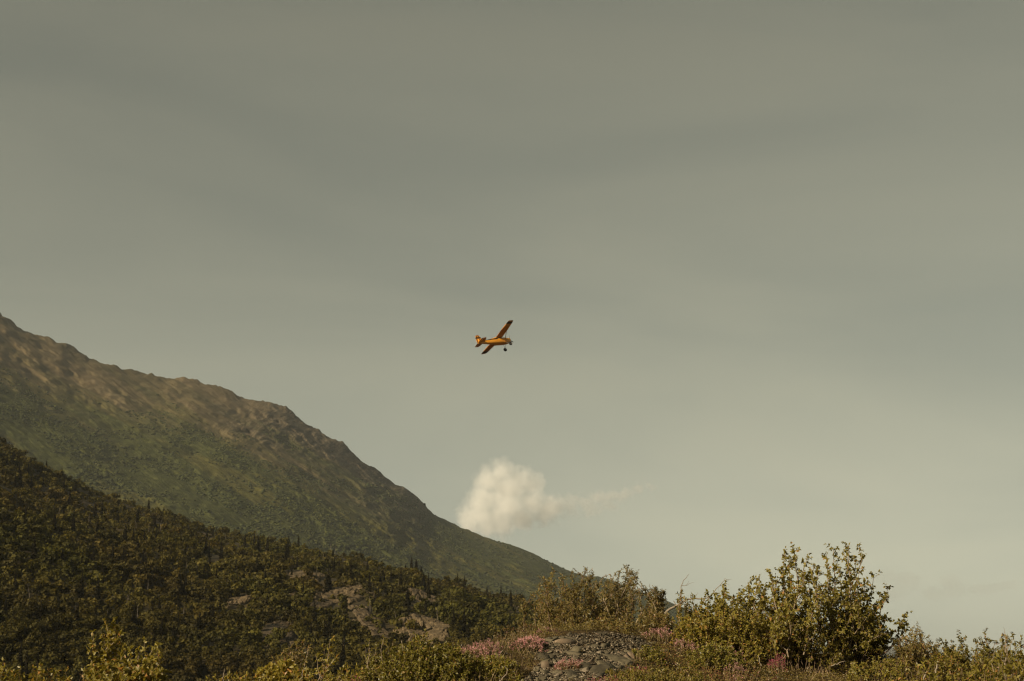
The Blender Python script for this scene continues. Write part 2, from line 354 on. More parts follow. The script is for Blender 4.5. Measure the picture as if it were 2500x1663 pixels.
# gullies and ribs running down the slope (diagonally), cliffs near the crest
hgt = np.clip((Zc - Z) / 330.0, 0, 3)                 # depth below the crest
al = Xm * 0.80 - Z * 0.62; ac = Xm * 0.5 + Z * 0.85    # along / across the fall of the ridge
env = smooth(kk / 0.3) * (1 - np.exp(-np.clip(Zc - Z, 0, None) / 30.0)) * (Kg <= 1)
rib = (fbm(al / 420, ac / 95, Ym / 500, oct=6, seed=21, ridged=True) - 0.55)
fine = (fbm(Xm / 60, Z / 60, Ym / 60, oct=5, seed=31, gain=0.6) - 0.5)
cl = fbm(Xm / 26, Z / 110, Ym / 60, oct=5, seed=41, gain=0.6, ridged=True) - 0.55
cliff = smooth((0.62 - hgt + (fbm(Xm / 160, Z / 160, oct=4, seed=8) - 0.5) * 1.1) / 0.35) * smooth((Xm + 640) / 220) * smooth((-0.035 - Sg) / 0.03)
# what grows where: 0 bare rock / scree, 1 shrub
gb = np.array([(-800, 640), (-200, 800), (0, 905), (120, 965), (260, 1010), (420, 1060), (560, 1105), (700, 1140), (800, 1190), (900, 1230), (980, 1245), (1040, 1240), (1075, 1235), (1300, 1230), (2300, 1400)], float)
_bs = np.array([st(u, v)[0] for u, v in gb]); _bt = np.array([st(u, v)[1] for u, v in gb])
tt = (Z - EYE[2]) / Dm
veg = (np.interp(Sg, _bs, _bt) - tt) * FPX / 70.0
streak = fbm(al / 560, ac / 36, oct=5, seed=52, gain=0.55)
veg = veg + (streak - 0.5) * 4.6 + (fbm(Xm / 90, Z / 50, oct=4, seed=53) - 0.5) * 0.9
vegv = smooth(veg * 0.5 + 0.5)
Ymd = Ym - env * (rib * 45 + fine * 46 + cliff * cl * 60 + (fbm(Xm / 14, Z / 22, Ym / 30, oct=3, seed=36) - .5) * 16 * (1 - .7 * vegv))
edge = np.exp(-np.abs(Kg - 1) / 0.02)
Z2 = Z + (fbm(Xm / 28, Ym / 50, oct=4, seed=77, gain=0.6) - 0.5) * (10 + 18 * smooth((-0.06 - Sg) / 0.05)) * edge + env * fine * 10
grass = 0.7 * smooth((fbm(al / 260, ac / 30, oct=5, seed=61) - 0.56) / 0.12)
def mountain_mat():
    m, nt, out = nmat('mountain_slope'); N = nt.nodes; L = nt.links
    A = lambda n: (lambda a: (setattr(a, 'attribute_name', n), a)[1])(N.new('ShaderNodeAttribute'))
    tc = N.new('ShaderNodeTexCoord')
    mp = N.new('ShaderNodeMapping'); mp.vector_type = 'TEXTURE'; mp.inputs['Rotation'].default_value = (0, math.radians(36), 0); mp.inputs['Scale'].default_value = (520, 700, 21)
    L.new(tc.outputs['Object'], mp.inputs[0])
    n1 = N.new('ShaderNodeTexNoise'); n1.inputs['Scale'].default_value = 1.2; n1.inputs['Detail'].default_value = 9; n1.inputs['Roughness'].default_value = 0.68; L.new(mp.outputs[0], n1.inputs[0])
    n2 = N.new('ShaderNodeTexNoise'); n2.inputs['Scale'].default_value = 0.09; n2.inputs['Detail'].default_value = 6; n2.inputs['Roughness'].default_value = 0.7; L.new(tc.outputs['Object'], n2.inputs[0])
    mp3 = N.new('ShaderNodeMapping'); mp3.vector_type = 'TEXTURE'; mp3.inputs['Rotation'].default_value = (0, math.radians(12), 0); mp3.inputs['Scale'].default_value = (9, 160, 44); L.new(tc.outputs['Object'], mp3.inputs[0])
    n3 = N.new('ShaderNodeTexNoise'); n3.inputs['Scale'].default_value = 1.0; n3.inputs['Detail'].default_value = 7; n3.inputs['Roughness'].default_value = 0.7; L.new(mp3.outputs[0], n3.inputs[0])
    up = ramp(nt, [(0.30, (0.040, 0.032, 0.017)), (0.44, (0.072, 0.058, 0.028)), (0.55, (0.098, 0.074, 0.039)), (0.72, (0.150, 0.112, 0.066))]); L.new(n1.outputs['Fac'], up.inputs[0])
    rk = ramp(nt, [(0.36, (0.024, 0.020, 0.013)), (0.47, (0.074, 0.058, 0.036)), (0.56, (0.106, 0.083, 0.052)), (0.68, (0.180, 0.140, 0.090))]); L.new(n3.outputs['Fac'], rk.inputs[0])
    gr = ramp(nt, [(0.3, (0.026, 0.030, 0.010)), (0.55, (0.046, 0.050, 0.015)), (0.75, (0.072, 0.072, 0.020))]); L.new(n2.outputs['Fac'], gr.inputs[0])
    gy = ramp(nt, [(0.3, (0.056, 0.052, 0.013)), (0.7, (0.085, 0.074, 0.021))]); L.new(n2.outputs['Fac'], gy.inputs[0])
    def mx(f, a, b):
        x = N.new('ShaderNodeMix'); x.data_type = 'RGBA'; L.new(f, x.inputs[0]); L.new(a, x.inputs[6]); L.new(b, x.inputs[7]); return x.outputs[2]
    c = mx(A('cliff').outputs['Fac'], up.outputs[0], rk.outputs[0])
    g = mx(A('grass').outputs['Fac'], gr.outputs[0], gy.outputs[0])
    c = mx(A('veg').outputs['Fac'], c, g)
    p = N.new('ShaderNodeBsdfPrincipled'); p.inputs['Roughness'].default_value = 0.95; p.inputs['Specular IOR Level'].default_value = 0.05
    L.new(c, p.inputs['Base Color'])
    b = N.new('ShaderNodeBump'); b.inputs['Distance'].default_value = 9; b.inputs['Strength'].default_value = 0.8; L.new(n1.outputs['Fac'], b.inputs['Height'])
    b2 = N.new('ShaderNodeBump'); b2.inputs['Distance'].default_value = 4; b2.inputs['Strength'].default_value = 0.6; L.new(n2.outputs['Fac'], b2.inputs['Height']); L.new(b.outputs[0], b2.inputs['Normal'])
    b3 = N.new('ShaderNodeBump'); b3.inputs['Distance'].default_value = 14; L.new(A('cliff').outputs['Fac'], b3.inputs['Strength']); L.new(n3.outputs['Fac'], b3.inputs['Height']); L.new(b2.outputs[0], b3.inputs['Normal'])
    L.new(b3.outputs[0], p.inputs['Normal']); L.new(p.outputs[0], out.inputs[0]); return m
MV = np.stack([Xm, Ymd, Z2], -1)
tag(link('mountain', np_mesh('mountain', MV.reshape(-1, 3), grid_faces(NS, NR)[:, ::-1], mountain_mat(),
    {'veg': vegv.ravel(), 'cliff': cliff.ravel(), 'grass': grass.ravel()}, True)), 'brown rocky ridge above green shrub slopes falling to the valley', kind='structure')

ICO_V = np.array([(1,0,0),(-.5,.87,0),(-.5,-.87,0),(.5,.5,.75),(-.7,0,.8),(.45,-.5,.75),(0,0,-.7)], float)
ICO_F = np.array([(3,4,5),(0,3,5),(0,1,3),(1,4,3),(1,2,4),(2,5,4),(2,0,5),(0,6,1),(1,6,2),(2,6,0)])
def mountain_shrubs():
    rng = np.random.default_rng(5)
    want = 30000
    w = (vegv[:-1, :-1] > 0.45) * (Kg[:-1, :-1] < 1.0) * (Sg[:-1, :-1] > -0.42) * (Sg[:-1, :-1] < 0.16)
    cell = np.abs((sv[1:] - sv[:-1])[:, None] * (tt[:-1, 1:] - tt[:-1, :-1]))
    clump = (.5 * fbm(al / 150, ac / 26, oct=4, seed=91) + .5 * fbm(Xm / 40, Z / 22, oct=3, seed=92))[:-1, :-1]
    w = w * cell * smooth((clump - 0.40) / 0.14) * (1 - 0.75 * grass[:-1, :-1])
    w = w.ravel() / w.sum()
    idx = rng.choice(len(w), want, p=w); i, j = np.divmod(idx, NR - 1)
    a, b = rng.random(want)[:, None], rng.random(want)[:, None]
    pos = (MV[i, j] * (1 - a) + MV[i + 1, j] * a) * (1 - b) + (MV[i, j + 1] * (1 - a) + MV[i + 1, j + 1] * a) * b
    r = (0.8 + 1.9 * rng.random(want) ** 2.4) * (0.6 + 0.8 * clump[i, j])
    sc = np.stack([r * rng.uniform(0.9, 1.7, want), r * rng.uniform(0.9, 1.5, want), r * rng.uniform(0.7, 1.15, want)], -1)
    jit = rng.uniform(0.65, 1.35, (want, 7, 1))
    V = pos[:, None, :] + ICO_V[None] * jit * sc[:, None, :] + np.array([0, 0, 0.4])
    F = ICO_F[None] + (np.arange(want) * 7)[:, None, None]
    tn = np.repeat(np.clip(rng.normal(0.45, 0.2, want) + (streak[i, j] - 0.5), 0, 1), 7)
    tag(link('mountain_shrubs', np_mesh('mountain_shrubs', V.reshape(-1, 3), F.reshape(-1, 3), M['mshrub'], {'tint': tn}, True)),
        'green alder scrub spread over the lower mountain slope', kind='stuff')
mountain_shrubs()

# far blue hill
def far_hill():
    sx = np.linspace(st(1500, 1600)[0], st(2900, 1600)[0], 220); dd = np.linspace(7600, 9200, 40)
    A, B = np.meshgrid(sx, dd, indexing='ij'); k = (B - 7600) / 1600
    prof = np.interp(A, [st(u, 1600)[0] for u in (1500, 1900, 2020, 2090, 2125, 2160, 2195, 2260, 2400, 2900)],
                     [st(1250, v)[1] for v in (1660, 1620, 1580, 1560, 1553, 1570, 1592, 1625, 1645, 1660)])
    top = EYE[2] + prof * 8400
    Zf = VALLEY - 5 + (np.maximum(top, VALLEY - 4) - VALLEY + 5) * np.sin(np.clip(k, 0, 1) * math.pi) ** 0.8 + (fbm(A * 300, B / 120, oct=4, seed=4) - 0.5) * 24 * np.sin(k * math.pi)
    m = plain_mat('far_hill_slope', (0.05, 0.05, 0.03), (0.10, 0.09, 0.06), 0.004)
    tag(link('far_hill', np_mesh('far_hill', np.stack([A * B, B, Zf], -1).reshape(-1, 3), grid_faces(220, 40), m, smooth_shade=True)),
        'pale blue hill far away seen under the big shrub', kind='structure')
far_hill()

# ------------------------------------------------------------------ wooded hill
fh = np.array([(-900, 830), (-400, 950), (0, 1095), (98, 1146), (176, 1186), (254, 1220), (352, 1252), (430, 1275), (508, 1308), (625, 1324), (723, 1340), (800, 1358), (896, 1378), (948, 1398),
               (1004, 1402), (1043, 1418), (1125, 1432), (1190, 1454), (1272, 1470), (1321, 1482), (1450, 1515), (1560, 1545), (1800, 1600), (2200, 1665)], float)
_fs = np.array([st(u, v)[0] for u, v in fh]); _ft = np.array([st(u, v)[1] for u, v in fh])
FB = 250.0
def fh_dc(s): return np.interp(s, [-0.7, -0.36, -0.1, 0.02, 0.3], [900, 860, 740, 660, 600])
def H(x, y):
    x = np.asarray(x, float); y = np.asarray(y, float); s = x / y
    dc = fh_dc(s); zc = EYE[2] + np.interp(s, _fs, _ft) * dc
    k = (y - FB) / (dc - FB); kc = np.clip(k, 0, 1)
    zb = VALLEY - 3.0
    z = zb + (zc - zb) * (0.55 * kc + 0.45 * np.sin(kc * math.pi / 2))
    bump = (fbm(x / 70, y / 70, oct=4, seed=15) - 0.5) * 16 * np.sin(kc * math.pi) ** 0.7
    z = z + bump * np.clip((zc + 20) / 60, 0, 1)
    return z - np.maximum(k - 1, 0) * (dc - FB) * 0.42
def hit_hill(u, v):
    s, t = st(u, v); ds = np.linspace(FB, 1000, 3000); zz = H(s * ds, ds); k = np.where(EYE[2] + t * ds <= zz)[0]
    if not len(k):
        d = float(fh_dc(s)); return np.array([s * d, d, float(H(s * d, d))])
    d = ds[k[0]]; return np.array([s * d, d, zz[k[0]]])
fsv = np.linspace(_fs[0], st(2000, 1650)[0], 320); fdv = np.linspace(0, 1.35, 130)
A_, K_ = np.meshgrid(fsv, fdv, indexing='ij'); Dh = FB + (fh_dc(A_) - FB) * K_
m_floor = plain_mat('forest_floor', (0.022, 0.017, 0.007), (0.052, 0.038, 0.015), 0.12, detail=8)
tag(link('wooded_hill', np_mesh('wooded_hill', np.stack([A_ * Dh, Dh, H(A_ * Dh, Dh)], -1).reshape(-1, 3), grid_faces(320, 130), m_floor, smooth_shade=True)),
    'dark wooded hillside in front of the mountain', kind='structure')

# rock outcrops: u, v centre, half width px, half height px, tilt, label
OUT = [(826, 1460, 92, 24, -4, 'long brown rock ledge across the middle of the wooded hill', 'long rock ledge across the hill'),
       (783, 1480, 30, 15, 0, 'small pale boulder-like rock ledge beside a dark crack on the hill', 'small ledge beside a dark crack'),
       (905, 1522, 92, 24, 27, 'diagonal cracked brown rock slab sloping down through the trees', 'diagonal cracked rock slab'),
       (1035, 1540, 88, 36, 14, 'broad domed brown rock slab just above the flowering bushes', 'broad domed rock slab'),
       (1035, 1458, 58, 18, 8, 'narrow rock ledge with a dark cleft near the hill crest', 'narrow ledge with a cleft'),
       (748, 1406, 60, 16, 4, 'thin bare rock strip just below the crest of the wooded hill', 'thin rock strip below the crest'),
       (716, 1461, 18, 16, 0, 'small squarish rock knob among the hillside bushes', 'small squarish rock knob'),
       (575, 1478, 50, 20, -22, 'overgrown rock patch half hidden by bushes mid slope', 'overgrown rock patch'),
       (682, 1542, 64, 18, 14, 'low reddish rock strip near the foot of the wooded hill', 'low reddish rock strip'),
       (492, 1307, 22, 6, -4, 'tiny bare rock strip high on the wooded crest', 'tiny rock strip on the crest'),
       (220, 1236, 40, 12, 14, 'small brown rock band in the dark upper forest', 'brown rock band in the upper forest'),
       (118, 1198, 20, 6, 10, 'tiny rock band highest on the dark forest slope', 'highest tiny rock band'),
       (1262, 1478, 16, 8, 10, 'small rocky spot on the low end of the wooded crest', 'rocky spot at the low crest'),
       (720, 1568, 40, 8, 10, 'thin reddish rock streak lowest on the wooded hill', 'lowest reddish rock streak')]
def outcrop(u, v, hw, hh, tilt, label, seed):
    rng = np.random.default_rng(seed)
    c = hit_hill(u, v); d = c[1]; mpp = d / FPX
    a = hw * mpp; hgt = hh * mpp
    # local slope
    e = 4.0; gx = (H(c[0] + e, c[1]) - H(c[0] - e, c[1])) / (2 * e); gy = (H(c[0], c[1] + e) - H(c[0], c[1] - e)) / (2 * e)
    n1, n2 = 90, 50
    p = np.linspace(-1, 1, n1); q = np.linspace(-1, 1, n2); Pp, Q = np.meshgrid(p, q, indexing='ij')
    depth = hgt / max(0.06, gy - (c[2] - EYE[2]) / d)
    ca, sa = math.cos(math.radians(tilt)), math.sin(math.radians(tilt))
    LX = Pp * a; LZ = Q * hgt                      # picture-like axes: across and up the slope
    x = c[0] + LX; up_ = -LX * sa / ca + LZ
    y = c[1] + up_ / hgt * depth
    rr = np.sqrt(Pp ** 2 + Q ** 2) + (fbm(Pp * 2.3 + seed, Q * 2.3, oct=3, seed=seed) - 0.5) * 1.1
    dome = smooth((1.0 - rr) / 0.35)
    rel = fbm(x / (a * 0.35), y / (depth * 0.3), oct=5, seed=seed + 3, gain=0.55)
    st_ = np.floor(rel * 6) / 6 * 0.6 + rel * 0.4
    crack = np.abs(fbm(x / (a * 0.22), y / (depth * 0.5), oct=2, seed=seed + 8) - 0.5)
    crack2 = np.abs(fbm(x / (a * 0.5), y / (depth * 0.16), oct=2, seed=seed + 12) - 0.5)
    th = hgt * 0.30 + 0.5
    rel = rel * .6 + fbm(x / 1.6, y / 3.0, oct=4, seed=seed + 20, gain=.6) * .4
    z = H(x, y) - 1.2 + dome * (1.2 + th * (0.35 + 0.8 * st_)) - dome * th * 0.9 * (smooth((0.030 - crack) / 0.03) + smooth((0.02 - crack2) / 0.02))
    V = np.stack([x, y, z], -1).reshape(-1, 3) - c
    o = link('rock_outcrop', np_mesh('rock_outcrop', V, grid_faces(n1, n2), M['outcrop']), loc=c)
    tag(o, label, 'rock outcrop', 'bare rock outcrops on the wooded hill')
for k, r in enumerate(OUT): outcrop(*r[:6], seed=100 + k)
FORE = [(60, 'brownish corner bush'), (165, 'pale yellow low bush'), (268, 'pale trunked sapling'), (365, 'twin sprig sapling'), (460, 'scrub beside the saplings'), (560, 'thin upright stalk'), (705, 'rusty yellow willow'), (790, 'thin leaning sprig'), (915, 'bare branched sprig'), (1030, 'large round green bush'), (1170, 'bright pink flower mat'), (1300, 'widest willow')]
def to_px_(p):
    q = np.asarray(p) - EYE; z = -(q @ CZ); return 1250 + FPX * (q @ CX) / z, 831.5 - FPX * (q @ CY) / z
def bare(x, y):
    """how much of a clearing a spot is (near an outcrop)"""
    b = np.zeros_like(np.asarray(x, float))
    z = H(x, y); s = x / y; t = (z - EYE[2]) / y
    for u, v, hw, hh, tilt, _, _s in OUT:
        s_, t_ = st(u, v); du = (s - s_) * FPX; dv = (t - t_) * FPX
        a = math.radians(-tilt); p = (du * math.cos(a) + dv * math.sin(a)) / hw; q = (-du * math.sin(a) + dv * math.cos(a)) / hh
        b = np.maximum(b, (p ** 2 + q ** 2 < 0.62))
        b = np.maximum(b, (np.abs(p) < 0.72) & (q < 0.2) & (q * hh > -hh - 9))
    return b

# ---- forest tree prototypes
def broadleaf_arrays(seed, n=620, h=4.2, w=2.5, szk=1.0):
    rng = np.random.default_rng(seed); L = []
    for k in range(rng.integers(4, 7)):
        L.append((rng.uniform(-0.5, 0.5) * w, rng.uniform(-0.5, 0.5) * w, rng.uniform(0.16, 0.74) * h, rng.uniform(0.36, 0.58) * w))
    L = np.array(L); i = rng.integers(0, len(L), n)
    dv = rng.normal(size=(n, 3)); dv[:, 2] = dv[:, 2] * 0.9 + 0.25; dv /= np.linalg.norm(dv, axis=1)[:, None]
    c = L[i, :3] + dv * (L[i, 3] * rng.uniform(0.55, 1.05, n))[:, None] * np.array([1, 1, 0.95])
    nn = dv + rng.normal(size=(n, 3)) * 0.55; nn /= np.linalg.norm(nn, axis=1)[:, None]
    t1 = np.cross(nn, rng.normal(size=(n, 3))); t1 /= np.linalg.norm(t1, axis=1)[:, None]; t2 = np.cross(nn, t1)
    sz = rng.uniform(0.16, 0.34, n)[:, None] * szk
    V = np.stack([c - t1 * sz, c - t2 * sz * 0.8, c + t1 * sz * 1.1, c + t2 * sz * 0.8], 1)
    tn = np.repeat(np.clip(rng.normal(0.45, 0.22, n), 0, 1), 4)
    return V.reshape(-1, 3), np.arange(n * 4).reshape(-1, 4), tn
def trunk_arrays(h, r, lean=0.2, seed=0, nb=5):
    rng = np.random.default_rng(seed); a = Acc()
    p = np.array([[0, 0, -0.5], [lean * .3, 0, h * .3], [lean * .6, lean * .3, h * .6], [lean, lean * .4, h]]); a.add(*tube(p, [r, r * .85, r * .6, r * .25], 5))
    for k in range(nb):
        z = rng.uniform(0.3, 0.75) * h; an = rng.uniform(0, 6.28); l = h * 0.2
        q = np.array([[lean * z / h, 0, z], [math.cos(an) * l * .5, math.sin(an) * l * .5, z + l * .5], [math.cos(an) * l, math.sin(an) * l, z + l * 1.0]])
        a.add(*tube(q, [r * .45, r * .3, r * .12], 4))
    return a
def spruce_arrays(seed, h=9.0, w=1.15):
    rng = np.random.default_rng(seed); Vs = []; z = h * 0.08
    while z < h * 0.985:
        f = 1 - z / h; rad = w * (f ** 0.8) * rng.uniform(0.7, 1.2) + 0.06
        for k in range(9):
            an = rng.uniform(0, 6.283); ca, sa = math.cos(an), math.sin(an); wd = 0.20 + 0.42 * rad
            l = rad * rng.uniform(0.7, 1.15); dr = -0.35 * l + rng.uniform(-0.1, 0.15)
            ctr = np.array([0, 0, z + rng.uniform(-.15, .15)]); d = np.array([ca, sa, 0]); s_ = np.array([-sa, ca, 0])
            Vs.append([ctr, ctr + d * l * .6 - s_ * wd + [0, 0, dr * .5], ctr + d * l + [0, 0, dr], ctr + d * l * .6 + s_ * wd + [0, 0, dr * .5]])
            Vs.append([ctr + [0, 0, .12], ctr + d * l * .55 + [0, 0, dr * .4 + .14], ctr + d * l * .85 + [0, 0, dr * .9 - .3], ctr + d * l * .3 + [0, 0, dr * .2 - .35]])
        z += h * 0.032 + 0.06
    V = np.array(Vs).reshape(-1, 3); n = len(Vs)
    return V, np.arange(n * 4).reshape(-1, 4), np.repeat(np.clip(rng.normal(0.45, 0.2, n), 0, 1), 4)
def snag_acc(seed, h=6.5):
    rng = np.random.default_rng(seed); a = Acc(); ln = rng.uniform(-1.3, 1.3)
    p = np.array([[0, 0, -.5], [ln * .2, 0, h * .35], [ln * .6, .1, h * .7], [ln, 0, h]]); a.add(*tube(p, [.15, .12, .08, .03], 5))
    for k in range(9):
        z = rng.uniform(.3, .95) * h; an = rng.uniform(0, 6.28); l = rng.uniform(.3, 1.0) * (1.15 - z / h)
        q0 = np.array([ln * z / h, 0, z]); q = np.array([q0, q0 + [math.cos(an) * l * .6, math.sin(an) * l * .6, l * .15], q0 + [math.cos(an) * l, math.sin(an) * l, l * .1]])
        a.add(*tube(q, [.05, .035, .012], 4))
    return a
BL = [broadleaf_arrays(300 + k) for k in range(9)]
BLs = [broadleaf_arrays(350 + k, n=132, szk=1.9) for k in range(9)]
BLm = [np_mesh('crown', V, F, M['forest'], {'tint': t}) for V, F, t in BL]
BTm = [trunk_arrays(2.5, 0.09, seed=k).mesh('trunk', M['barkk']) for k in range(4)]
SP = [spruce_arrays(400 + k, 9.0, w) for k, w in enumerate((1.35, 1.6, 1.15, 1.8))]
SPm = [np_mesh('crown', V, F, M['spruce'], {'tint': t}) for V, F, t in SP]
STm = trunk_arrays(8.7, 0.14, 0.02, 9, 0).mesh('trunk', M['barkd'])
SNm = [snag_acc(500 + k).mesh('dead_trunk', M['snag']) for k in range(5)]
def tree_at(kind, pos, sc, rz, k, label, group, wide=1.0, name=None):
    if kind == 'snag':
        o = link(name or 'dead_tree', SNm[k % 5]); tag(o, label, 'dead tree', group)
    else:
        o = empty(name or ('spruce_tree' if kind == 'spruce' else 'broadleaf_tree'), (0, 0, 0), label, 'tree', group)
        link('trunk', STm if kind == 'spruce' else BTm[k % 4], o)
        link('crown', SPm[k % 4] if kind == 'spruce' else BLm[k % 9], o)
    o.location = pos; o.rotation_euler = (0, 0, rz); o.scale = (sc * wide, sc * wide, sc)
    return o
# hand placed skyline trees: kind, u, v top, v base, width, label
SKY = [('spruce', 1004, 1358, 1396, 1.0, 'taller dark spruce of the pair standing on the hill crest'),
       ('spruce', 1016, 1362, 1398, 1.1, 'shorter dark spruce of the pair standing on the hill crest'),
       ('spruce', 990, 1374, 1396, 1.0, 'small spruce beside the pair of spruces on the crest'),
       ('spruce', 1028, 1381, 1402, 1.3, 'squat spruce at the downhill side of the crest pair'),
       ('spruce', 1117, 1397, 1418, 0.9, 'lone thin spruce on the low part of the wooded crest'),
       ('spruce', 1096, 1402, 1420, 0.9, 'small spruce uphill of the lone thin crest spruce'),
       ('spruce', 728, 1302, 1335, 0.9, 'tall dark spruce on the crest above the thin rock strip'),
       ('spruce', 686, 1308, 1332, 0.9, 'spruce on the crest between the pale snags and tall spruce'),
       ('spruce', 1189, 1427, 1452, 1.0, 'dark spruce on the crest beside the big willow, farther up'),
       ('spruce', 1223, 1427, 1458, 0.9, 'pointed spruce on the crest near the big willow'),
       ('spruce', 1247, 1438, 1462, 1.0, 'last spruce on the crest before the big willow'),
       ('spruce', 802, 1395, 1445, 1.3, 'broad dark spruce standing above the long rock ledge'),
       ('spruce', 1052, 1408, 1448, 1.0, 'spruce standing right above the narrow cleft ledge'),
       ('spruce', 788, 1440, 1462, 0.8, 'small dark spruce in front of the long rock ledge'),
       ('spruce', 306, 1352, 1392, 0.9, 'dark spruce on the shaded upper forest slope'),
       ('spruce', 480, 1380, 1408, 1.0, 'dark spruce in the middle of the forest slope'),
       ('spruce', 283, 1495, 1560, 1.1, 'dark spruce just behind the yellow leafed sapling'),
       ('spruce', 374, 1540, 1610, 1.0, 'tall dark spruce right behind the twin sapling sprigs'),
       ('spruce', 836, 1550, 1660, 0.9, 'tall dark spruce at the foot of the hill by the thin sprig'),
       ('snag', 618, 1289, 1318, 1, 'pale bare snag on the wooded crest, the shorter of two'),
       ('snag', 627, 1284, 1322, 1, 'tallest pale bare snag on the wooded crest'),
       ('snag', 654, 1300, 1324, 1, 'pale snag on the crest between two dark spruces'),
       ('snag', 786, 1345, 1378, 1, 'leaning pale snag on the crest above the rock strip'),
       ('snag', 806, 1325, 1350, 1, 'thin pale snag poking above the crest bushes'),
       ('snag', 817, 1330, 1358, 1, 'pale snag next to the thin snag above the crest'),
       ('snag', 797, 1356, 1382, 1, 'pale snag below the leaning snag near the crest'),
       ('snag', 1258, 1438, 1465, 1, 'pale snag beside the last spruce on the crest'),
       ('snag', 360, 1412, 1452, 1, 'long pale snag in the middle of the forest'),
       ('snag', 448, 1470, 1510, 1, 'pale snag on the forest slope beside a dark spruce'),
       ('snag', 225, 1376, 1392, 1, 'short forked pale snag in the dark forest'),
       ('snag', 724, 1510, 1540, 1, 'pale snag standing over the low reddish rock strip'),
       ('snag', 1068, 1480, 1520, 1, 'grey dead spruce between two rock slabs'),
       ('snag', 552, 1300, 1325, 1, 'short snag on the crest among the trees')]
def sky_trees():
    rng = np.random.default_rng(11)
    for k, (kind, u, vt, vb, wd, lab) in enumerate(SKY):
        b = hit_hill(u, vb); tp = P(u, vt, b[1]); hh = max(tp[2] - b[2], 3.0)
        b[2] -= 0.3
        tree_at(kind, b, hh / (9.0 if kind == 'spruce' else 6.5), rng.uniform(0, 6.28), k, lab,
                'spruces standing out on the wooded hill' if kind == 'spruce' else 'pale dead snags on the wooded hill', wd * (9.0 / 8 if kind == 'spruce' else 1.0))
sky_trees()
def forest():
    rng = np.random.default_rng(23)
    T = []
    tries = 0
    s_lo, s_hi = st(-60, 1400)[0], st(1420, 1500)[0]
    n = 30000
    s = rng.uniform(s_lo, s_hi, n); dc = fh_dc(s); k = rng.random(n) ** 0.85
    d = FB + 20 + (dc + 10 - FB - 20) * k
    x = s * d; z = H(x, d); t = (z - EYE[2]) / d
    ok = ((bare(x, d) < 0.5) | (rng.random(n) < .04)) & (t > -0.03)
    x, d, z, s = x[ok], d[ok], z[ok], s[ok]
    # thin out by spacing in the picture
    cell = {}; keep = []
    for i in range(len(x)):
        pu = s[i] * FPX; pv = (z[i] - EYE[2]) / d[i] * FPX
        sp = 3.0 / d[i] * FPX * 0.60
        key = (int(pu // 16), int(pv // 9))
        if any((abs(pu - a) < sp and abs(pv - b) < sp * 0.5) for kx in (-1, 0, 1) for ky in (-1, 0, 1) for a, b in cell.get((key[0] + kx, key[1] + ky), [])): continue
        cell.setdefault(key, []).append((pu, pv)); keep.append(i)
    x, d, z, s = x[keep], d[keep], z[keep], s[keep]
    nz = fbm(x / 60, d / 60, oct=3, seed=71)
    r = rng.random(len(x))
    sg_ = fbm(x / 30, d / 30, oct=2, seed=72) > .60
    kind = np.where((r < 0.08) & sg_, 2, np.where((r > 0.86) & (nz > 0.5) | (r > .965), 1, 0))
    size = np.where(kind == 0, rng.uniform(0.5, 1.0, len(x)) * (.75 + .9 * fbm(x / 25, d / 25, oct=2, seed=73)), np.where(kind == 1, rng.uniform(0.4, 0.95, len(x)), rng.uniform(0.4, 0.9, len(x))))
    app = size / d
    order = np.argsort(-app); cnt = [0, 0, 0]; rest = []
    lim = [290, 230, 60]
    zone = lambda i: ('crest' if (d[i] - FB) / (fh_dc(s[i]) - FB) > 0.75 else 'middle' if (d[i] - FB) / (fh_dc(s[i]) - FB) > 0.35 else 'foot')
    for i in order:
        kd = kind[i]
        if cnt[kd] >= lim[kd]: rest.append(i); continue
        cnt[kd] += 1
        zn = zone(i)
        tu, tv = to_px_(np.array([x[i], d[i], z[i]]))
        near = min(OUT, key=lambda q: max(abs(q[0] - tu) / (q[2] + 30), abs(q[1] - tv) / (q[3] + 24)))
        fore = min(FORE, key=lambda q: abs(q[0] - tu))
        if max(abs(near[0] - tu) / (near[2] + 30), abs(near[1] - tv) / (near[3] + 24)) < 1:
            wh = ('above the ' if tv < near[1] - near[3] * .6 else 'below the ' if tv > near[1] + near[3] * .6 else 'beside the ') + near[6]
        elif zn == 'foot' and abs(fore[0] - tu) < 80: wh = 'low on the hill behind the ' + fore[1]
        else: wh = {'crest': 'near the crest of the wooded hill', 'middle': 'halfway up the wooded hill', 'foot': 'on the lower wooded hill'}[zn] + ', away from bare rock'
        nm = {0: 'small bushy broadleaf tree', 1: 'narrow dark spruce', 2: 'bare grey snag'}[kd]
        lab = nm + ' ' + wh; grp = nm + 's ' + wh
        tree_at(('broad', 'spruce', 'snag')[kd], (x[i], d[i], z[i] - 0.3), size[i], rng.uniform(0, 6.28), int(rng.integers(0, 90)), lab, grp, rng.uniform(0.85, 1.15))
    acc = Acc(); accS = Acc()
    for i in rest:
        V, F, tn = BLs[int(rng.integers(0, 9))] if kind[i] == 0 else SP[int(rng.integers(0, 4))]
        a = rng.uniform(0, 6.28); R = np.array([[math.cos(a), -math.sin(a), 0], [math.sin(a), math.cos(a), 0], [0, 0, 1]])
        (acc if kind[i] == 0 else accS).add((V * size[i]) @ R.T + [x[i], d[i], z[i] - 0.3], F, tint=np.clip(tn + rng.normal(0, .15), 0, 1))
    print('forest', cnt, len(rest))
    if acc.n: tag(link('forest', acc.mesh('forest', M['forest'])), 'dense mass of farther broadleaf trees covering the wooded hill', kind='stuff')
    if accS.n: tag(link('spruce_forest', accS.mesh('spruce_forest', M['spruce'])), 'farther spruces scattered through the wooded hill', kind='stuff')
forest()
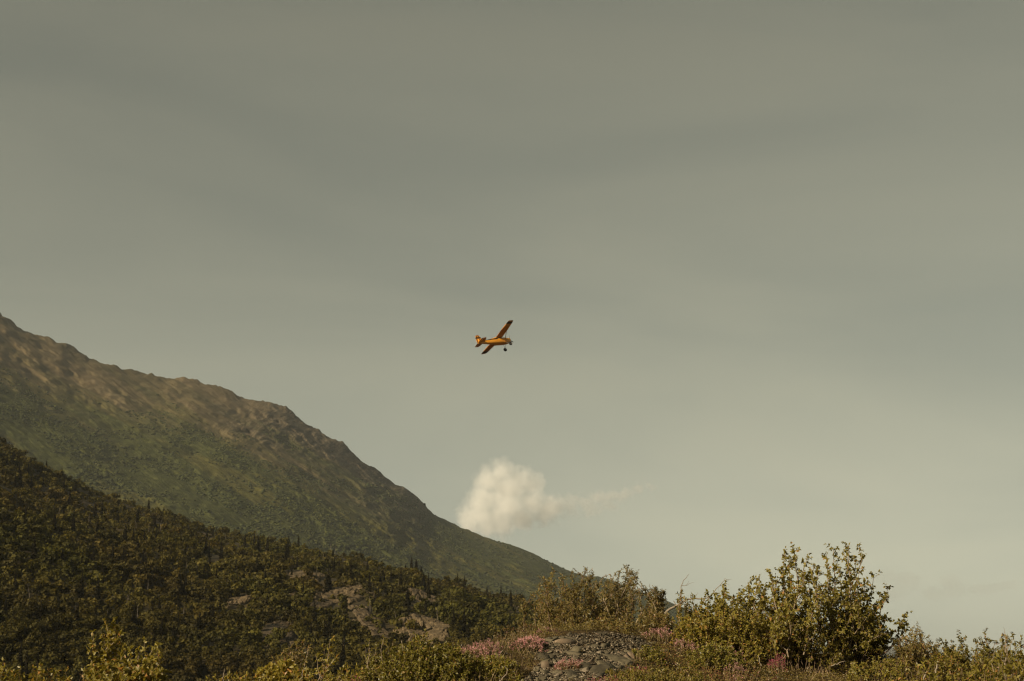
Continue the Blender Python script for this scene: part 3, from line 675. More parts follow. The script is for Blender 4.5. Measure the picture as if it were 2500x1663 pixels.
def hill_scrub():
    rng = np.random.default_rng(29); n = 5200
    s = rng.uniform(st(-60, 1400)[0], st(1420, 1500)[0], n); d = FB + 20 + (fh_dc(s) + 5 - FB - 20) * rng.random(n) ** .85; x = s * d
    keep = (bare(x, d) < .5) | (rng.random(n) < .10); x, d = x[keep], d[keep]; z = H(x, d); acc = Acc()
    low = [broadleaf_arrays(380 + k, n=16, h=1.4, w=1.5, szk=1.9) for k in range(6)]
    for i in range(len(x)):
        V, F, tn = low[i % 6]; a = rng.uniform(0, 6.28); c, q = math.cos(a), math.sin(a); sz = rng.uniform(.6, 1.3)
        acc.add((V * sz) @ np.array([[c, q, 0], [-q, c, 0], [0, 0, 1]]) + [x[i], d[i], z[i] - .1], F, tint=np.clip(tn + rng.normal(0, .15), 0, 1))
    tag(link('hill_scrub', acc.mesh('hill_scrub', M['forest'])), 'low scrub between the trees of the wooded hill', kind='stuff')
hill_scrub()
#PART2
# ------------------------------------------------------------------ slate pile
pile_px = [(1285,1592),(1335,1566),(1395,1549),(1480,1544),(1560,1556),(1592,1578),(1602,1602),(1545,1606),(1545,1632),(1490,1668),(1250,1690),(1300,1642),(1325,1612)]
def in_poly(u, v, poly):
    u = np.asarray(u, float); v = np.asarray(v, float); r = np.zeros(u.shape, bool); n = len(poly)
    for i in range(n):
        (x1, y1), (x2, y2) = poly[i], poly[(i + 1) % n]
        c = ((y1 > v) != (y2 > v)) & (u < (x2 - x1) * (v - y1) / (y2 - y1 + 1e-9) + x1); r ^= c
    return r
def to_px(p):
    q = np.asarray(p) - EYE; z = -(q @ CZ); return 1250 + FPX * (q @ CX) / z, 831.5 - FPX * (q @ CY) / z
def rock_verts(rng, flat=0.35, n=6):
    """angular broken slab: sharp outline, flat split faces"""
    n = int(rng.integers(4, 7)); an = np.arange(n) * 2 * math.pi / n + rng.uniform(-.5, .5, n)
    r = rng.uniform(0.6, 1.2, n); el = rng.uniform(0.36, 0.72)
    b = np.stack([np.cos(an) * r, np.sin(an) * r * el, np.full(n, -flat * .8)], -1)
    t = np.stack([b[:, 0] * rng.uniform(.82, 1.02, n) + rng.normal(0, .04), b[:, 1] * rng.uniform(.82, 1.02, n) + rng.normal(0, .04), flat * (0.6 + rng.uniform(-.15, .15, n))], -1)
    t[:, 2] += t[:, 0] * rng.uniform(-.2, .2)
    m = t * np.array([1.0, 1.0, 0]) * 1.04 + np.stack([np.zeros(n), np.zeros(n), t[:, 2] - flat * rng.uniform(.2, .5, n)], -1)
    V = np.concatenate([b, m, t, [[t[:, 0].mean(), t[:, 1].mean(), t[:, 2].mean() + flat * .12]]])
    F = []
    for k in range(n):
        k2 = (k + 1) % n
        F += [(k, k2, n + k2), (k, n + k2, n + k), (n + k, n + k2, 2 * n + k2), (n + k, 2 * n + k2, 2 * n + k), (2 * n + k, 2 * n + k2, 3 * n)]
    return V, np.array(F)
def ground_normal(x, y):
    e = 0.25; return np.array([-(G(x + e, y, False) - G(x - e, y, False)) / (2 * e), -(G(x, y + e, False) - G(x, y - e, False)) / (2 * e), 1.0])
def slate_pile():
    rng = np.random.default_rng(77)
    c = on_ground(1440, 17.2)
    root = empty('slate_pile', c, 'heap of broken grey slate stones on the crest of the mound', 'slate pile')
    protos = [np_mesh('stone', *rock_verts(rng, f), m) for f, m in [(0.14, M['slate'])] * 8 + [(0.30, M['slate'])] * 6 + [(0.24, M['brownstone'])] * 4 + [(0.45, M['palestone'])] * 2]
    # candidate spots on the visible face of the pile
    xs_, ds_ = [], []
    while len(xs_) < 11000:
        u = rng.uniform(1240, 1610, 4000); d = rng.uniform(11.0, 18.9, 4000); x = (u - 1250) / FPX * d * ct
        z = G(x, d); pts = np.stack([x, d, z], -1); pu, pv = to_px(pts)
        ok = in_poly(pu, pv, pile_px); xs_ += list(x[ok]); ds_ += list(d[ok])
    xs_ = np.array(xs_); ds_ = np.array(ds_); zs_ = G(xs_, ds_)
    pu, pv = to_px(np.stack([xs_, ds_, zs_], -1))
    placed = []; i = 0
    for sz, num in ((0.125, 12), (0.09, 34), (0.062, 84), (0.04, 170)):
        k = 0
        while k < num and i < 4000:
            x, d, z = xs_[i], ds_[i], zs_[i]; i += 1
            s = sz * rng.uniform(0.8, 1.3)
            if sz > 0.055 and (pu[i - 1] > 1490 and pv[i - 1] < 1592 or pu[i - 1] > 1400 and pv[i - 1] < 1574): continue     # the upper end of the heap is fine rubble
            if any((x - a) ** 2 + (d - b) ** 2 < ((s + e) * 0.50) ** 2 for a, b, e in placed): continue
            placed.append((x, d, s)); k += 1
            me = protos[int(rng.choice(20, p=[.077] * 8 + [.045] * 6 + [.025] * 4 + [.007] * 2))]
            o = link('stone', me, root); nrm = Vector(ground_normal(x, d) + np.array([rng.normal(.2, .5), rng.normal(-.3, .45), 0])).normalized()
            q = nrm.to_track_quat('Z', 'Y') @ Matrix.Rotation(rng.normal(0, .6) + (math.pi if rng.random() < .5 else 0), 4, 'Z').to_quaternion()
            o.rotation_mode = 'QUATERNION'; o.rotation_quaternion = q
            o.location = Vector((x, d, z + s * 0.16)) - Vector(c); o.scale = (s, s * rng.uniform(.75, 1.1), s * rng.uniform(.7, 1.1))
    acc = Acc()
    for k in range(i, min(i + 7500, len(xs_))):
        V, F = ICO_V * rng.uniform(.6, 1.3, (7, 1)) * [1, .8, .55], ICO_F; s = rng.uniform(0.007, 0.026); a = rng.uniform(0, 6.28)
        R = np.array(Matrix.Rotation(a, 3, 'Z') @ Matrix.Rotation(rng.normal(0, .4), 3, 'X'))
        acc.add(V * s @ R.T + [xs_[k], ds_[k], zs_[k] + s * 0.25], F, tint=rng.random() ** 1.3)
    g = link('gravel', acc.mesh('gravel', M['gravel'], c), root); g['kind'] = 'stuff'
slate_pile()

def slab(corners, v_base, d, lean, thick, mat, label, name='slate_slab', group='large slabs on the slate heap', rough=0.004):
    """a flat stone given by the corners of its face; lean = metres of depth gained per metre of height"""
    rng = np.random.default_rng(int(corners[0][0] * 7 + corners[0][1]))
    vb = max(v for u, v in corners); pts = []
    for u, v in corners:
        h = (vb - v) / FPX * d
        pts.append(P(u, v, d + h * lean))
    pts = np.array(pts); c = pts.mean(0); n = len(pts)
    nrm = np.cross(pts[1] - pts[0], pts[n // 2] - pts[0]); nrm /= np.linalg.norm(nrm)
    if nrm @ (EYE - c) < 0: nrm = -nrm
    # subdivide outline with jitter so that edges are broken, not ruled
    out = []
    for k in range(n):
        a, b = pts[k], pts[(k + 1) % n]; L = np.linalg.norm(b - a); m = max(1, int(L / 0.05))
        for j in range(m): out.append(a + (b - a) * j / m + (rng.normal(0, rough, 3) if j else 0))
    out = np.array(out); m = len(out)
    inner = c + (out - c) * 0.9 + nrm * thick * 0.10 + rng.normal(0, rough * .5, (m, 3))
    back = c + (out - c) * 1.03 - nrm * thick + np.array([0, 0.0, -thick * .2]) + rng.normal(0, rough, (m, 3))
    V = np.concatenate([inner, out, back, [c + nrm * thick * 0.12], [c - nrm * thick]])
    F = []
    for k in range(m):
        k2 = (k + 1) % m
        F += [(k, k2, 3 * m), (k, m + k, m + k2), (k, m + k2, k2), (m + k, 2 * m + k, 2 * m + k2), (m + k, 2 * m + k2, m + k2), (2 * m + k, 3 * m + 1, 2 * m + k2)]
    o = link(name, np_mesh(name, V - c, np.array(F), mat), loc=c)
    return tag(o, label, 'stone', group, 'thing')
def c5(L): return [(1250 + x / 5.8925, 1530 + y / 5.8925) for x, y in L]
SL = [([(1270,385),(1420,390),(1690,475),(1720,500),(1640,548),(1360,540),(1300,450)], 2.2, .035, 'slate', 'largest flat grey slab lying tilted across the slate heap'),
      ([(1110,640),(1160,570),(1270,540),(1400,556),(1430,580),(1330,670),(1270,700),(1130,690)], 2.0, .06, 'slate', 'dark wedge shaped slab just below the largest grey slab'),
      ([(430,250),(490,190),(600,140),(672,138),(640,168),(590,192),(540,245),(450,275)], 2.2, .03, 'slate', 'long tilted slab at the edge of the heap beside the pink dome of flowers'),
      ([(585,280),(640,222),(700,255),(700,292)], 1.2, .03, 'slate', 'triangular slab below the long tilted slab by the flowers'),
      ([(820,395),(870,300),(905,272),(950,280),(978,320),(940,395)], 0.9, .05, 'slate', 'rounded greenish block standing in the middle of the heap'),
      ([(630,612),(800,562),(1010,508),(1032,520),(905,566),(640,632)], 0.8, .03, 'slate', 'long thin slab on edge below the rusty plant tuft'),
      ([(505,430),(560,388),(615,410),(600,455),(555,475),(520,460)], 0.9, .04, 'slate', 'squarish grey stone left on the mossy edge of the heap'),
      ([(418,505),(525,490),(548,600),(425,608)], 0.35, .07, 'brownstone', 'upright brown block with a square face at the foot of the heap'),
      ([(1655,375),(1700,362),(1745,392),(1775,445),(1700,475),(1672,430)], 0.8, .05, 'brownstone', 'tan broken block next to the largest slab under the green shrub'),
      ([(1300,352),(1360,338),(1405,362),(1345,392)], 1.6, .03, 'slate', 'small flat stone above the upper edge of the largest slab'),
      ([(1448,352),(1520,338),(1535,365),(1480,380)], 1.6, .03, 'slate', 'small rounded stone above the middle of the largest slab'),
      ([(838,165),(870,152),(912,170),(858,192)], 1.2, .02, 'palestone', 'bright pale stone near the top of the slate heap'),
      ([(1172,82),(1230,74),(1370,102),(1305,118)], 2.5, .02, 'slate', 'thin slab lying along the top crest of the heap'),
      ([(612,325),(760,308),(808,325),(700,352),(640,352)], 2.0, .025, 'brownstone', 'tan flat slab under the triangular slab of the heap'),
      ([(300,620),(400,562),(385,640),(340,668)], 0.7, .04, 'slate', 'dark triangular stone at the foot of the upright brown block'),
      ([(600,705),(650,668),(695,682),(640,725)], 1.2, .03, 'palestone', 'pale angular stone low in the heap below the long thin slab'),
      ([(320,760),(440,715),(500,745),(400,790)], 1.8, .03, 'slate', 'flat slab lowest at the foot of the heap'),
      ([(550,775),(680,718),(730,742),(600,800)], 1.8, .03, 'slate', 'tilted slab low in the heap above the lowest edge'),
      ([(1000,620),(1030,600),(1090,580),(1110,640),(1060,660)], 0.8, .03, 'palestone', 'pale stone leaning against the dark wedge shaped slab'),
      ([(2080,330),(2200,320),(2270,335),(2190,352),(2090,362)], 2.0, .03, 'slate', 'dark layered slab under the green shrubs past the heap'),
      ([(1940,245),(2050,212),(2080,222),(1990,258)], 1.6, .02, 'slate', 'flat stone at the far upper end of the heap')]
for cr_, lean, th, m, lab in SL:
    cpx = c5(cr_); cu = sum(p[0] for p in cpx) / len(cpx); vb = max(p[1] for p in cpx)
    g = hit_ground(cu, vb - 1); slab(cpx, vb, g[1] - 0.02, lean, th, M[m], lab)
for cpx, lean, m, lab in [([(1134,1606),(1142,1597),(1155,1597),(1161,1604),(1146,1611)], .7, 'palestone', 'pale grey stone half buried under the pink flowers'),
                          ([(2024,1628),(2030,1619),(2046,1618),(2052,1624),(2038,1632)], .7, 'palestone', 'pale stone lying under the big shrub beside a bare stick'),
                          ([(1788,1640),(1800,1633),(1818,1636),(1806,1644)], .7, 'palestone', 'small pale stone among dry twigs in the heath')]:
    cu = sum(p[0] for p in cpx) / len(cpx); vb = max(p[1] for p in cpx); g = hit_ground(cu, vb - 1)
    slab(cpx, vb, g[1], lean, .06, M[m], lab, 'stone_block', 'stones lying in the heath')

# ------------------------------------------------------------------ shrubs
UP = np.array([0, 0, 1.0]); SUNV = np.array(SUN_DIR)
class Plant:
    def __init__(s, seed): s.rng = np.random.default_rng(seed); s.st = Acc(); s.pos = []; s.dir = []; s.up = []; s.sz = []; s.has = False
    def limb(s, B, T, r0, twigs, tl, nl, leaf, droop=0.15, t0=0.25, bow=0.12, along=True, bare=False, taper=0.75, wig=0.035, tubes=True):
        rng = s.rng; B = np.asarray(B, float); T = np.asarray(T, float); L = np.linalg.norm(T - B); n = 8
        t = np.linspace(0, 1, n)[:, None]
        side = rng.normal(size=3); side[2] *= 0.3
        pts = B + (T - B) * t + side * bow * L * (t * (1 - t)) * 2.0 + rng.normal(0, wig * L, (n, 3)) * (t * (1 - t)) * 3
        rad = r0 * (1 - t[:, 0] * 0.88) ** taper
        s.st.add(*tube(pts, rad, 4)); s.has = True
        tn = np.gradient(pts, axis=0); tn /= np.linalg.norm(tn, axis=1)[:, None]
        if bare and twigs == 0: return pts
        for q in np.linspace(t0, 0.98, max(twigs, 1)) if twigs else []:
            q = min(0.99, max(0.05, q + rng.normal(0, 0.03))); i = q * (n - 1); a = int(i); f = i - a
            p = pts[a] * (1 - f) + pts[min(a + 1, n - 1)] * f; tg = tn[a]
            d = tg * 0.55 + rng.normal(size=3) * 0.62 + UP * 0.22; d /= np.linalg.norm(d)
            l = tl * rng.uniform(0.5, 1.2) * (1.1 - 0.6 * q)
            e = d + rng.normal(size=3) * .25; tp = np.array([p, p + d * l * .5, p + d * l * .5 + e * l * .5])
            if tubes: s.st.add(*tube(tp, [max(r0 * .28 * (1 - q * .6), .0016), max(r0 * .18 * (1 - q * .6), .0013), .0009], 3))
            if not bare: s.leaves(tp, nl, leaf, droop)
        if along and not bare:
            k = int(len(pts) * 0.45); s.leaves(pts[k:], max(3, int(nl * 1.6)), leaf, droop)
        return pts
    def leaves(s, poly, n, leaf, droop):
        rng = s.rng; m = len(poly); q = np.sort(rng.uniform(0.12, 1.0, n)) * (m - 1); a = np.minimum(q.astype(int), m - 2); f = (q - a)[:, None]
        p = poly[a] * (1 - f) + poly[a + 1] * f; tg = poly[a + 1] - poly[a]; tg = tg / (np.linalg.norm(tg, axis=1)[:, None] + 1e-9)
        d = tg * 0.5 + rng.normal(size=(n, 3)) * 0.6 + np.array([0, 0, -droop])
        s.pos.append(p); s.dir.append(d); s.up.append(UP * .45 + SUNV * .75 + rng.normal(size=(n, 3)) * 0.6); s.sz.append(rng.uniform(0.7, 1.2, n) * leaf['len'])
    def build(s, name, label, cat, c, leaf, group=None, bark='barkd', stem_name='stem', leaf_name='foliage'):
        o = empty(name, c, label, cat, group)
        if s.has: kid(o, link(stem_name, s.st.mesh(stem_name, M[bark], c, True), o))
        if s.pos:
            rng = s.rng; pos = np.concatenate(s.pos); sz = np.concatenate(s.sz); n = len(pos)
            V, F, k = leaf_arrays(pos, np.concatenate(s.dir), np.concatenate(s.up), sz, sz * leaf['wid'], simple=leaf.get('simple', False))
            tn = np.clip(rng.normal(leaf.get('t', 0.5), leaf.get('ts', 0.2), n), 0, 1)
            rusty = rng.random(n) < leaf.get('rust', 0.03); tn[rusty] = 1.0
            kid(o, link(leaf_name, np_mesh(leaf_name, V - np.asarray(c), F, M[leaf['mat']], {'tint': np.repeat(tn, k)}), o))
        return o
LF = {'poplar': dict(mat='poplar', len=.052, wid=.62, t=.52, ts=.17, rust=.03), 'willow': dict(mat='willow', simple=True, len=.044, wid=.30, t=.5, ts=.2, rust=.05),
      'low': dict(mat='low', simple=True, len=.032, wid=.5, t=.5, ts=.2, rust=.03), 'tiny': dict(mat='low', len=.022, wid=.5, t=.6, ts=.2, simple=True, rust=.02),
      'heath': dict(mat='heath', len=.024, wid=.4, t=.5, ts=.25, simple=True, rust=.08), 'rough': dict(mat='poplar', simple=True, len=.040, wid=.42, t=.42, ts=.2, rust=.06)}
def shrub(name, label, cat, bases, tips, d, kind, seed, fill=0, dj=0.25, twigs=9, tl=.16, nl=6, r0=.010, group=None, bark='barkd', t0=.25, droop=.15, bow=.12, t_scale=None, fillr=(.45, .9)):
    pl = Plant(seed); rng = pl.rng; leaf = dict(LF[kind]); 
    if t_scale: leaf['t'] = t_scale
    Bs = [on_ground(u, d + rng.normal(0, dj * .35)) for u in bases]
    c = np.mean(Bs, 0); c[2] = float(G(c[0], c[1])) - .02
    TT = []
    for tp in tips:
        u, v = tp[0], tp[1]; dd = tp[2] if len(tp) > 2 else rng.normal(0, dj); TT.append(P(u, v, d + dd))
    def near(T):
        return Bs[int(np.argmin([abs(b[0] - T[0]) + rng.uniform(0, .12) for b in Bs]))] - np.array([0, 0, .03])
    for T in TT:
        B = near(T); L = np.linalg.norm(T - B); pl.limb(B, T, r0 * (0.5 + L * .6), max(3, int(twigs * L / .9)), tl, nl, leaf, droop, t0, bow)
    for k in range(fill):
        a, b = rng.integers(0, len(TT), 2); w = rng.random(); T = TT[a] * w + TT[b] * (1 - w); B = near(T)
        T = B + (T - B) * rng.uniform(*fillr) + np.array([0, rng.normal(0, dj * 1.6), 0]); L = np.linalg.norm(T - B)
        if L > .05: pl.limb(B, T, r0 * (0.4 + L * .5), max(3, int(twigs * L / .9)), tl, nl, leaf, droop, t0, bow)
    return pl.build(name, label, cat, c, leaf, group, bark)
def dome(name, label, cat, prof, d, depth, n, kind, seed, twigs=3, tl=.10, nl=6, r0=.006, group=None, bark='barkd', drop=.6, t_scale=None):
    """rounded bush: prof = outline [(u, v top)...]"""
    pl = Plant(seed); rng = pl.rng; leaf = dict(LF[kind])
    if t_scale is not None: leaf['t'] = t_scale
    pu = [p[0] for p in prof]; pv = [p[1] for p in prof]; uc = (pu[0] + pu[-1]) / 2
    c = on_ground(uc, d)
    for k in range(n):
        u = rng.uniform(pu[0], pu[-1]); e = rng.uniform(-1, 1); dd = d + e * depth
        v = np.interp(u, pu, pv) + rng.normal(0, 4)
        T = P(u, v, d); B = on_ground(uc + (u - uc) * .75, dd) - np.array([0, 0, .02])
        H_ = max(T[2] - G(T[0], d), .06); f = (1 - e * e * drop) * (rng.uniform(.55, 1.0) if k % 3 else 1.0)
        T = np.array([T[0] * dd / d, dd, float(G(T[0], dd)) + H_ * f + (d - dd) * 0.0])
        L = np.linalg.norm(T - B)
        pl.limb(B, T, r0 * (.5 + L * .5), max(2, int(twigs * (L / .3) ** .6)), tl, nl, leaf, .05, .3, .12)
    return pl.build(name, label, cat, c, leaf, group, bark)

# the big poplar shrub: two stands of stems
shrub('poplar_shrub', 'big leafy shrub with the tallest upright tips, farther from the willows', 'shrub', [1990, 2020, 2045, 2070, 2090],
      [(2073,1329),(2098,1340),(2035,1341),(2018,1355),(2090,1372),(2060,1352),(2000,1392),(2098,1398),(2133,1407),(2116,1420),(2168,1437),(2150,1452),(2165,1462),(2140,1478),(2046,1380),(2028,1400),(2010,1430),(1992,1450),(2120,1500),(2100,1470)],
      20.2, 'poplar', 1, fill=38, fillr=(.3, .78), dj=.3, twigs=15, tl=.235, nl=8, r0=.011, bark='bark', t0=.28)
shrub('poplar_branch_shrub', 'drooping leafy shrub reaching out sideways beside the big shrub', 'shrub', [2085, 2100],
      [(2208,1500,.1),(2195,1520),(2182,1545,.1),(2170,1508),(2150,1530),(2130,1515),(2155,1548),(2120,1545)], 20.0, 'poplar', 2, fill=9, dj=.12, twigs=14, tl=.15, nl=8, r0=.012, t0=.45, droop=.45, bow=.3, t_scale=.4)
shrub('poplar_shrub', 'big spreading leafy shrub next to the tallest one, with several lower tips', 'shrub', [1850, 1885, 1910, 1935, 1960],
      [(1920,1347),(1939,1343),(1945,1358),(1969,1366),(1988,1376),(1928,1372),(1910,1388),(1960,1395),(1975,1402),(1885,1398),(1890,1420),(1854,1404),(1848,1425),(1866,1432),(1831,1440),(1826,1422),(1812,1448),(1800,1462),(1930,1420),(1900,1450)],
      19.7, 'poplar', 3, fill=70, fillr=(.25, .85), dj=.34, twigs=15, tl=.235, nl=8, r0=.010, bark='bark', t0=.25)
dome('poplar_skirt', 'low leafy skirt of bush in front of the two big shrubs', 'shrub', [(1795,1530),(1850,1490),(1920,1500),(1990,1520),(2040,1540),(2080,1570)], 19.3, .4, 110, 'rough', 4, twigs=5, tl=.12, nl=8, t_scale=.5)
shrub('leafy_shrub', 'shrub of mixed leafy tips between the dead branch and the big shrub', 'shrub', [1700, 1735, 1765, 1795],
      [(1768,1429,.1),(1765,1445),(1735,1455),(1720,1462),(1752,1470),(1790,1468),(1805,1450),(1776,1480),(1712,1480),(1700,1490),(1800,1480),(1820,1470)], 19.9, 'poplar', 5, fill=60, dj=.34, twigs=14, tl=.2, nl=9, r0=.008, bark='bark')
dome('leafy_shrub', 'bright green bush under the mixed leafy tips, above the pink heath', 'shrub', [(1640,1530),(1680,1500),(1740,1485),(1800,1495),(1850,1520),(1880,1560)], 19.2, .45, 170, 'rough', 6, twigs=5, tl=.11, nl=8, t_scale=.55)
shrub('leafy_shrub', 'dark leafy clump where the pale dead trunk leans', 'shrub', [1668, 1680, 1690], [(1665,1440),(1660,1452),(1685,1452),(1695,1460),(1672,1462),(1700,1478),(1655,1470)], 19.6, 'rough', 7, fill=14, dj=.14, twigs=12, tl=.10, nl=8, bark='bark', t_scale=.35)
shrub('willow_shrub', 'widest thin stemmed willow, at the end of the mountain slope', 'shrub', [1370, 1380, 1388],
      [(1330,1412),(1350,1405),(1372,1402),(1395,1400),(1412,1396),(1435,1384),(1446,1404),(1310,1432),(1298,1455),(1290,1478),(1350,1432),(1400,1425),(1430,1428),(1445,1445),(1322,1458),(1306,1492),(1330,1490),(1440,1470)], 21.5, 'willow', 8, fill=44, dj=.3, twigs=17, tl=.24, nl=13, r0=.009, bark='barkd', t0=.42, bow=.28, fillr=(.6, .97))
shrub('willow_shrub', 'tall open willow with curving pale stems, beside the widest willow', 'shrub', [1482, 1492, 1505],
      [(1526,1389),(1555,1399),(1540,1393),(1480,1402),(1500,1403),(1512,1396),(1558,1408),(1552,1427),(1455,1422),(1448,1442),(1470,1442),(1530,1422),(1495,1432),(1562,1440),(1450,1470),(1475,1470),(1530,1455)], 22.0, 'willow', 9, fill=30, dj=.28, twigs=16, tl=.22, nl=12, r0=.010, bark='bark', t0=.45, bow=.28, fillr=(.6, .97))
shrub('willow_shrub', 'small flat topped willow on a bent pale stem', 'shrub', [1597], [(1572,1438),(1585,1432),(1600,1434),(1618,1441),(1624,1447),(1595,1446),(1580,1452),(1610,1450)], 21.4, 'willow', 10, fill=8, dj=.15, twigs=14, tl=.15, nl=12, r0=.014, bark='bark', t0=.6, bow=.3, fillr=(.75, 1))
dome('willow_thicket', 'yellow green willow thicket along the top of the slate heap', 'shrub', [(1425,1535),(1450,1510),(1500,1498),(1560,1492),(1610,1500),(1650,1510),(1690,1530)], 19.7, .4, 190, 'willow', 11, twigs=5, tl=.12, nl=9, t_scale=.62)
dome('willow_thicket', 'brownish willow thicket at the feet of the widest willow', 'shrub', [(1290,1540),(1320,1515),(1370,1505),(1410,1510),(1440,1530)], 20.0, .4, 90, 'willow', 12, twigs=4, tl=.10, nl=8, t_scale=.4)
dome('leafy_shrub', 'round green bush between the slate heap and the dry brush', 'shrub', [(1680,1610),(1700,1585),(1740,1568),(1780,1572),(1810,1595)], 18.0, .35, 120, 'low', 13, twigs=5, tl=.10, nl=8)
dome('leafy_shrub', 'small green shrub overhanging the largest slab', 'shrub', [(1550,1610),(1565,1590),(1590,1575),(1612,1585),(1625,1610)], 17.3, .2, 60, 'low', 14, twigs=4, tl=.08, nl=8)
# right hand bushes
shrub('leafy_bush', 'dark bush standing against the pale far hill', 'shrub', [2122, 2140], [(2128,1572),(2140,1566),(2150,1570),(2160,1576),(2134,1586),(2150,1590)], 20.2, 'rough', 15, fill=10, dj=.14, twigs=15, tl=.15, nl=10, t_scale=.3)
shrub('feathery_bush', 'feathery yellow green bush with one pointed top', 'shrub', [2215, 2235, 2255], [(2232,1526),(2240,1530),(2222,1540),(2248,1550),(2210,1552),(2262,1562),(2275,1560),(2195,1565),(2185,1572),(2268,1580)], 19.5, 'willow', 16, fill=52, dj=.2, twigs=15, tl=.15, nl=10, t_scale=.55)
shrub('leafy_bush', 'bush with a curled over sprig, after the feathery bush', 'shrub', [2305, 2330, 2350], [(2298,1560),(2340,1553),(2352,1562),(2325,1572),(2310,1580),(2286,1585),(2360,1580)], 19.0, 'rough', 17, fill=40, dj=.2, twigs=15, tl=.15, nl=10, t_scale=.42)
shrub('leafy_bush', 'upright bush with a single dark pointed sprig', 'shrub', [2400, 2415], [(2403,1544),(2398,1560),(2420,1562),(2430,1568),(2385,1570),(2378,1590),(2410,1580)], 17.5, 'rough', 18, fill=28, dj=.2, twigs=15, tl=.15, nl=10, t_scale=.36)
shrub('leafy_bush', 'bush of several thin grey stems near the picture edge', 'shrub', [2440, 2465, 2490], [(2442,1556),(2460,1552),(2475,1558),(2490,1562),(2505,1565),(2450,1580),(2430,1585),(2520,1580)], 14.5, 'rough', 19, fill=44, dj=.25, twigs=15, tl=.15, nl=10, bark='dead', t_scale=.42)
dome('leafy_bush', 'close soft looking bush with thick leaves in the lower corner', 'shrub', [(2380,1650),(2430,1618),(2480,1600),(2540,1590),(2600,1585)], 8.2, .35, 150, 'rough', 20, twigs=5, tl=.10, nl=8, t_scale=.45)
dome('leafy_bush', 'close low bush in front of the feathery bush', 'shrub', [(2150,1655),(2210,1632),(2280,1622),(2340,1628),(2400,1650)], 11.5, .4, 170, 'rough', 21, twigs=5, tl=.10, nl=8, t_scale=.5)
dome('leafy_bush', 'bush of yellowing leaves below the curled over sprig', 'shrub', [(2255,1615),(2300,1600),(2350,1598),(2400,1606),(2440,1618)], 15.5, .35, 130, 'rough', 22, twigs=5, tl=.10, nl=8, t_scale=.52)
dome('leafy_bush', 'bright grass green bush between the big shrub and the feathery bush', 'shrub', [(2070,1630),(2100,1616),(2140,1612),(2180,1614),(2210,1622)], 18.5, .3, 110, 'low', 23, twigs=4, tl=.09, nl=8, t_scale=.68)
# left foreground
shrub('sapling', 'slender yellow leafed sapling with a pale trunk before the dark forest', 'tree', [268], [(259,1514,0),(281,1522,.05),(228,1546),(300,1548),(248,1545),(270,1552),(222,1605),(235,1575),(310,1580),(295,1570),(225,1630),(255,1600)], 15.2, 'poplar', 24, fill=10, dj=.10, twigs=20, tl=.10, nl=6, r0=.013, bark='bark', t0=.25, t_scale=.62, bow=.2)
shrub('sapling', 'lower open sapling of two sprigs beside the pale trunked one', 'tree', [345, 372], [(352,1572),(384,1570),(320,1582),(372,1585),(340,1592),(390,1600),(330,1615),(360,1625),(400,1645)], 14.6, 'poplar', 25, fill=8, dj=.12, twigs=14, tl=.09, nl=6, r0=.009, bark='bark', t_scale=.6)
dome('leafy_bush', 'leafy bush around the foot of the pale trunked sapling', 'shrub', [(215,1655),(250,1632),(290,1622),(340,1620),(380,1635),(415,1650)], 14.0, .4, 130, 'poplar', 26, twigs=4, tl=.10, nl=7, t_scale=.62)
dome('leafy_bush', 'brownish bush in the lowest corner under the dark forest', 'shrub', [(-40,1625),(10,1615),(40,1640),(110,1628),(140,1650)], 12.5, .4, 130, 'rough', 27, twigs=4, tl=.10, nl=7, t_scale=.45)
dome('leafy_bush', 'pale yellow bush between the corner bush and the sapling', 'shrub', [(95,1655),(120,1640),(160,1632),(200,1638),(225,1655)], 12.5, .3, 80, 'rough', 28, twigs=4, tl=.09, nl=7, t_scale=.68)
shrub('willow_shrub', 'rusty yellow willow before the dark foot of the hill', 'shrub', [700, 712], [(745,1567),(728,1572),(705,1578),(690,1592),(678,1602),(716,1590),(738,1590),(668,1610),(752,1580)], 15.5, 'willow', 29, fill=16, dj=.14, twigs=14, tl=.10, nl=9, r0=.010, bark='bark', t_scale=.6)
dome('leafy_bush', 'pale leafed bush under the rusty willow', 'shrub', [(625,1660),(655,1622),(690,1618),(720,1628),(760,1650)], 14.8, .3, 100, 'poplar', 30, twigs=4, tl=.09, nl=7, t_scale=.66)
shrub('thin_sprig', 'thin leaning sprig with few leaves before the dark forest', 'shrub', [775], [(806,1562,0),(792,1582),(770,1598),(822,1605),(812,1590)], 15.2, 'poplar', 31, fill=0, dj=.06, twigs=7, tl=.08, nl=4, r0=.009, bark='bark', t0=.45, t_scale=.66)
dome('leafy_bush', 'low scrub at the foot of the thin leaning sprig', 'shrub', [(500,1668),(560,1650),(640,1655),(740,1640),(800,1630),(860,1625),(890,1640)], 14.5, .4, 160, 'rough', 32, twigs=4, tl=.09, nl=7, t_scale=.55)
shrub('thin_sprig', 'bare branched sprig at the shoulder of the round green bush', 'shrub', [915, 930], [(902,1562),(893,1580),(938,1552),(960,1568),(920,1572),(948,1580)], 15.0, 'low', 33, fill=4, dj=.08, twigs=9, tl=.08, nl=6, r0=.009, bark='bark', t0=.45, t_scale=.6)
dome('leafy_shrub', 'large round green bush below the broad domed rock slab', 'shrub', [(868,1660),(900,1618),(950,1588),(1000,1572),(1024,1548),(1040,1550),(1055,1570),(1090,1572),(1125,1582),(1150,1610)], 15.0, .6, 430, 'low', 34, twigs=5, tl=.09, nl=9, t_scale=.52)
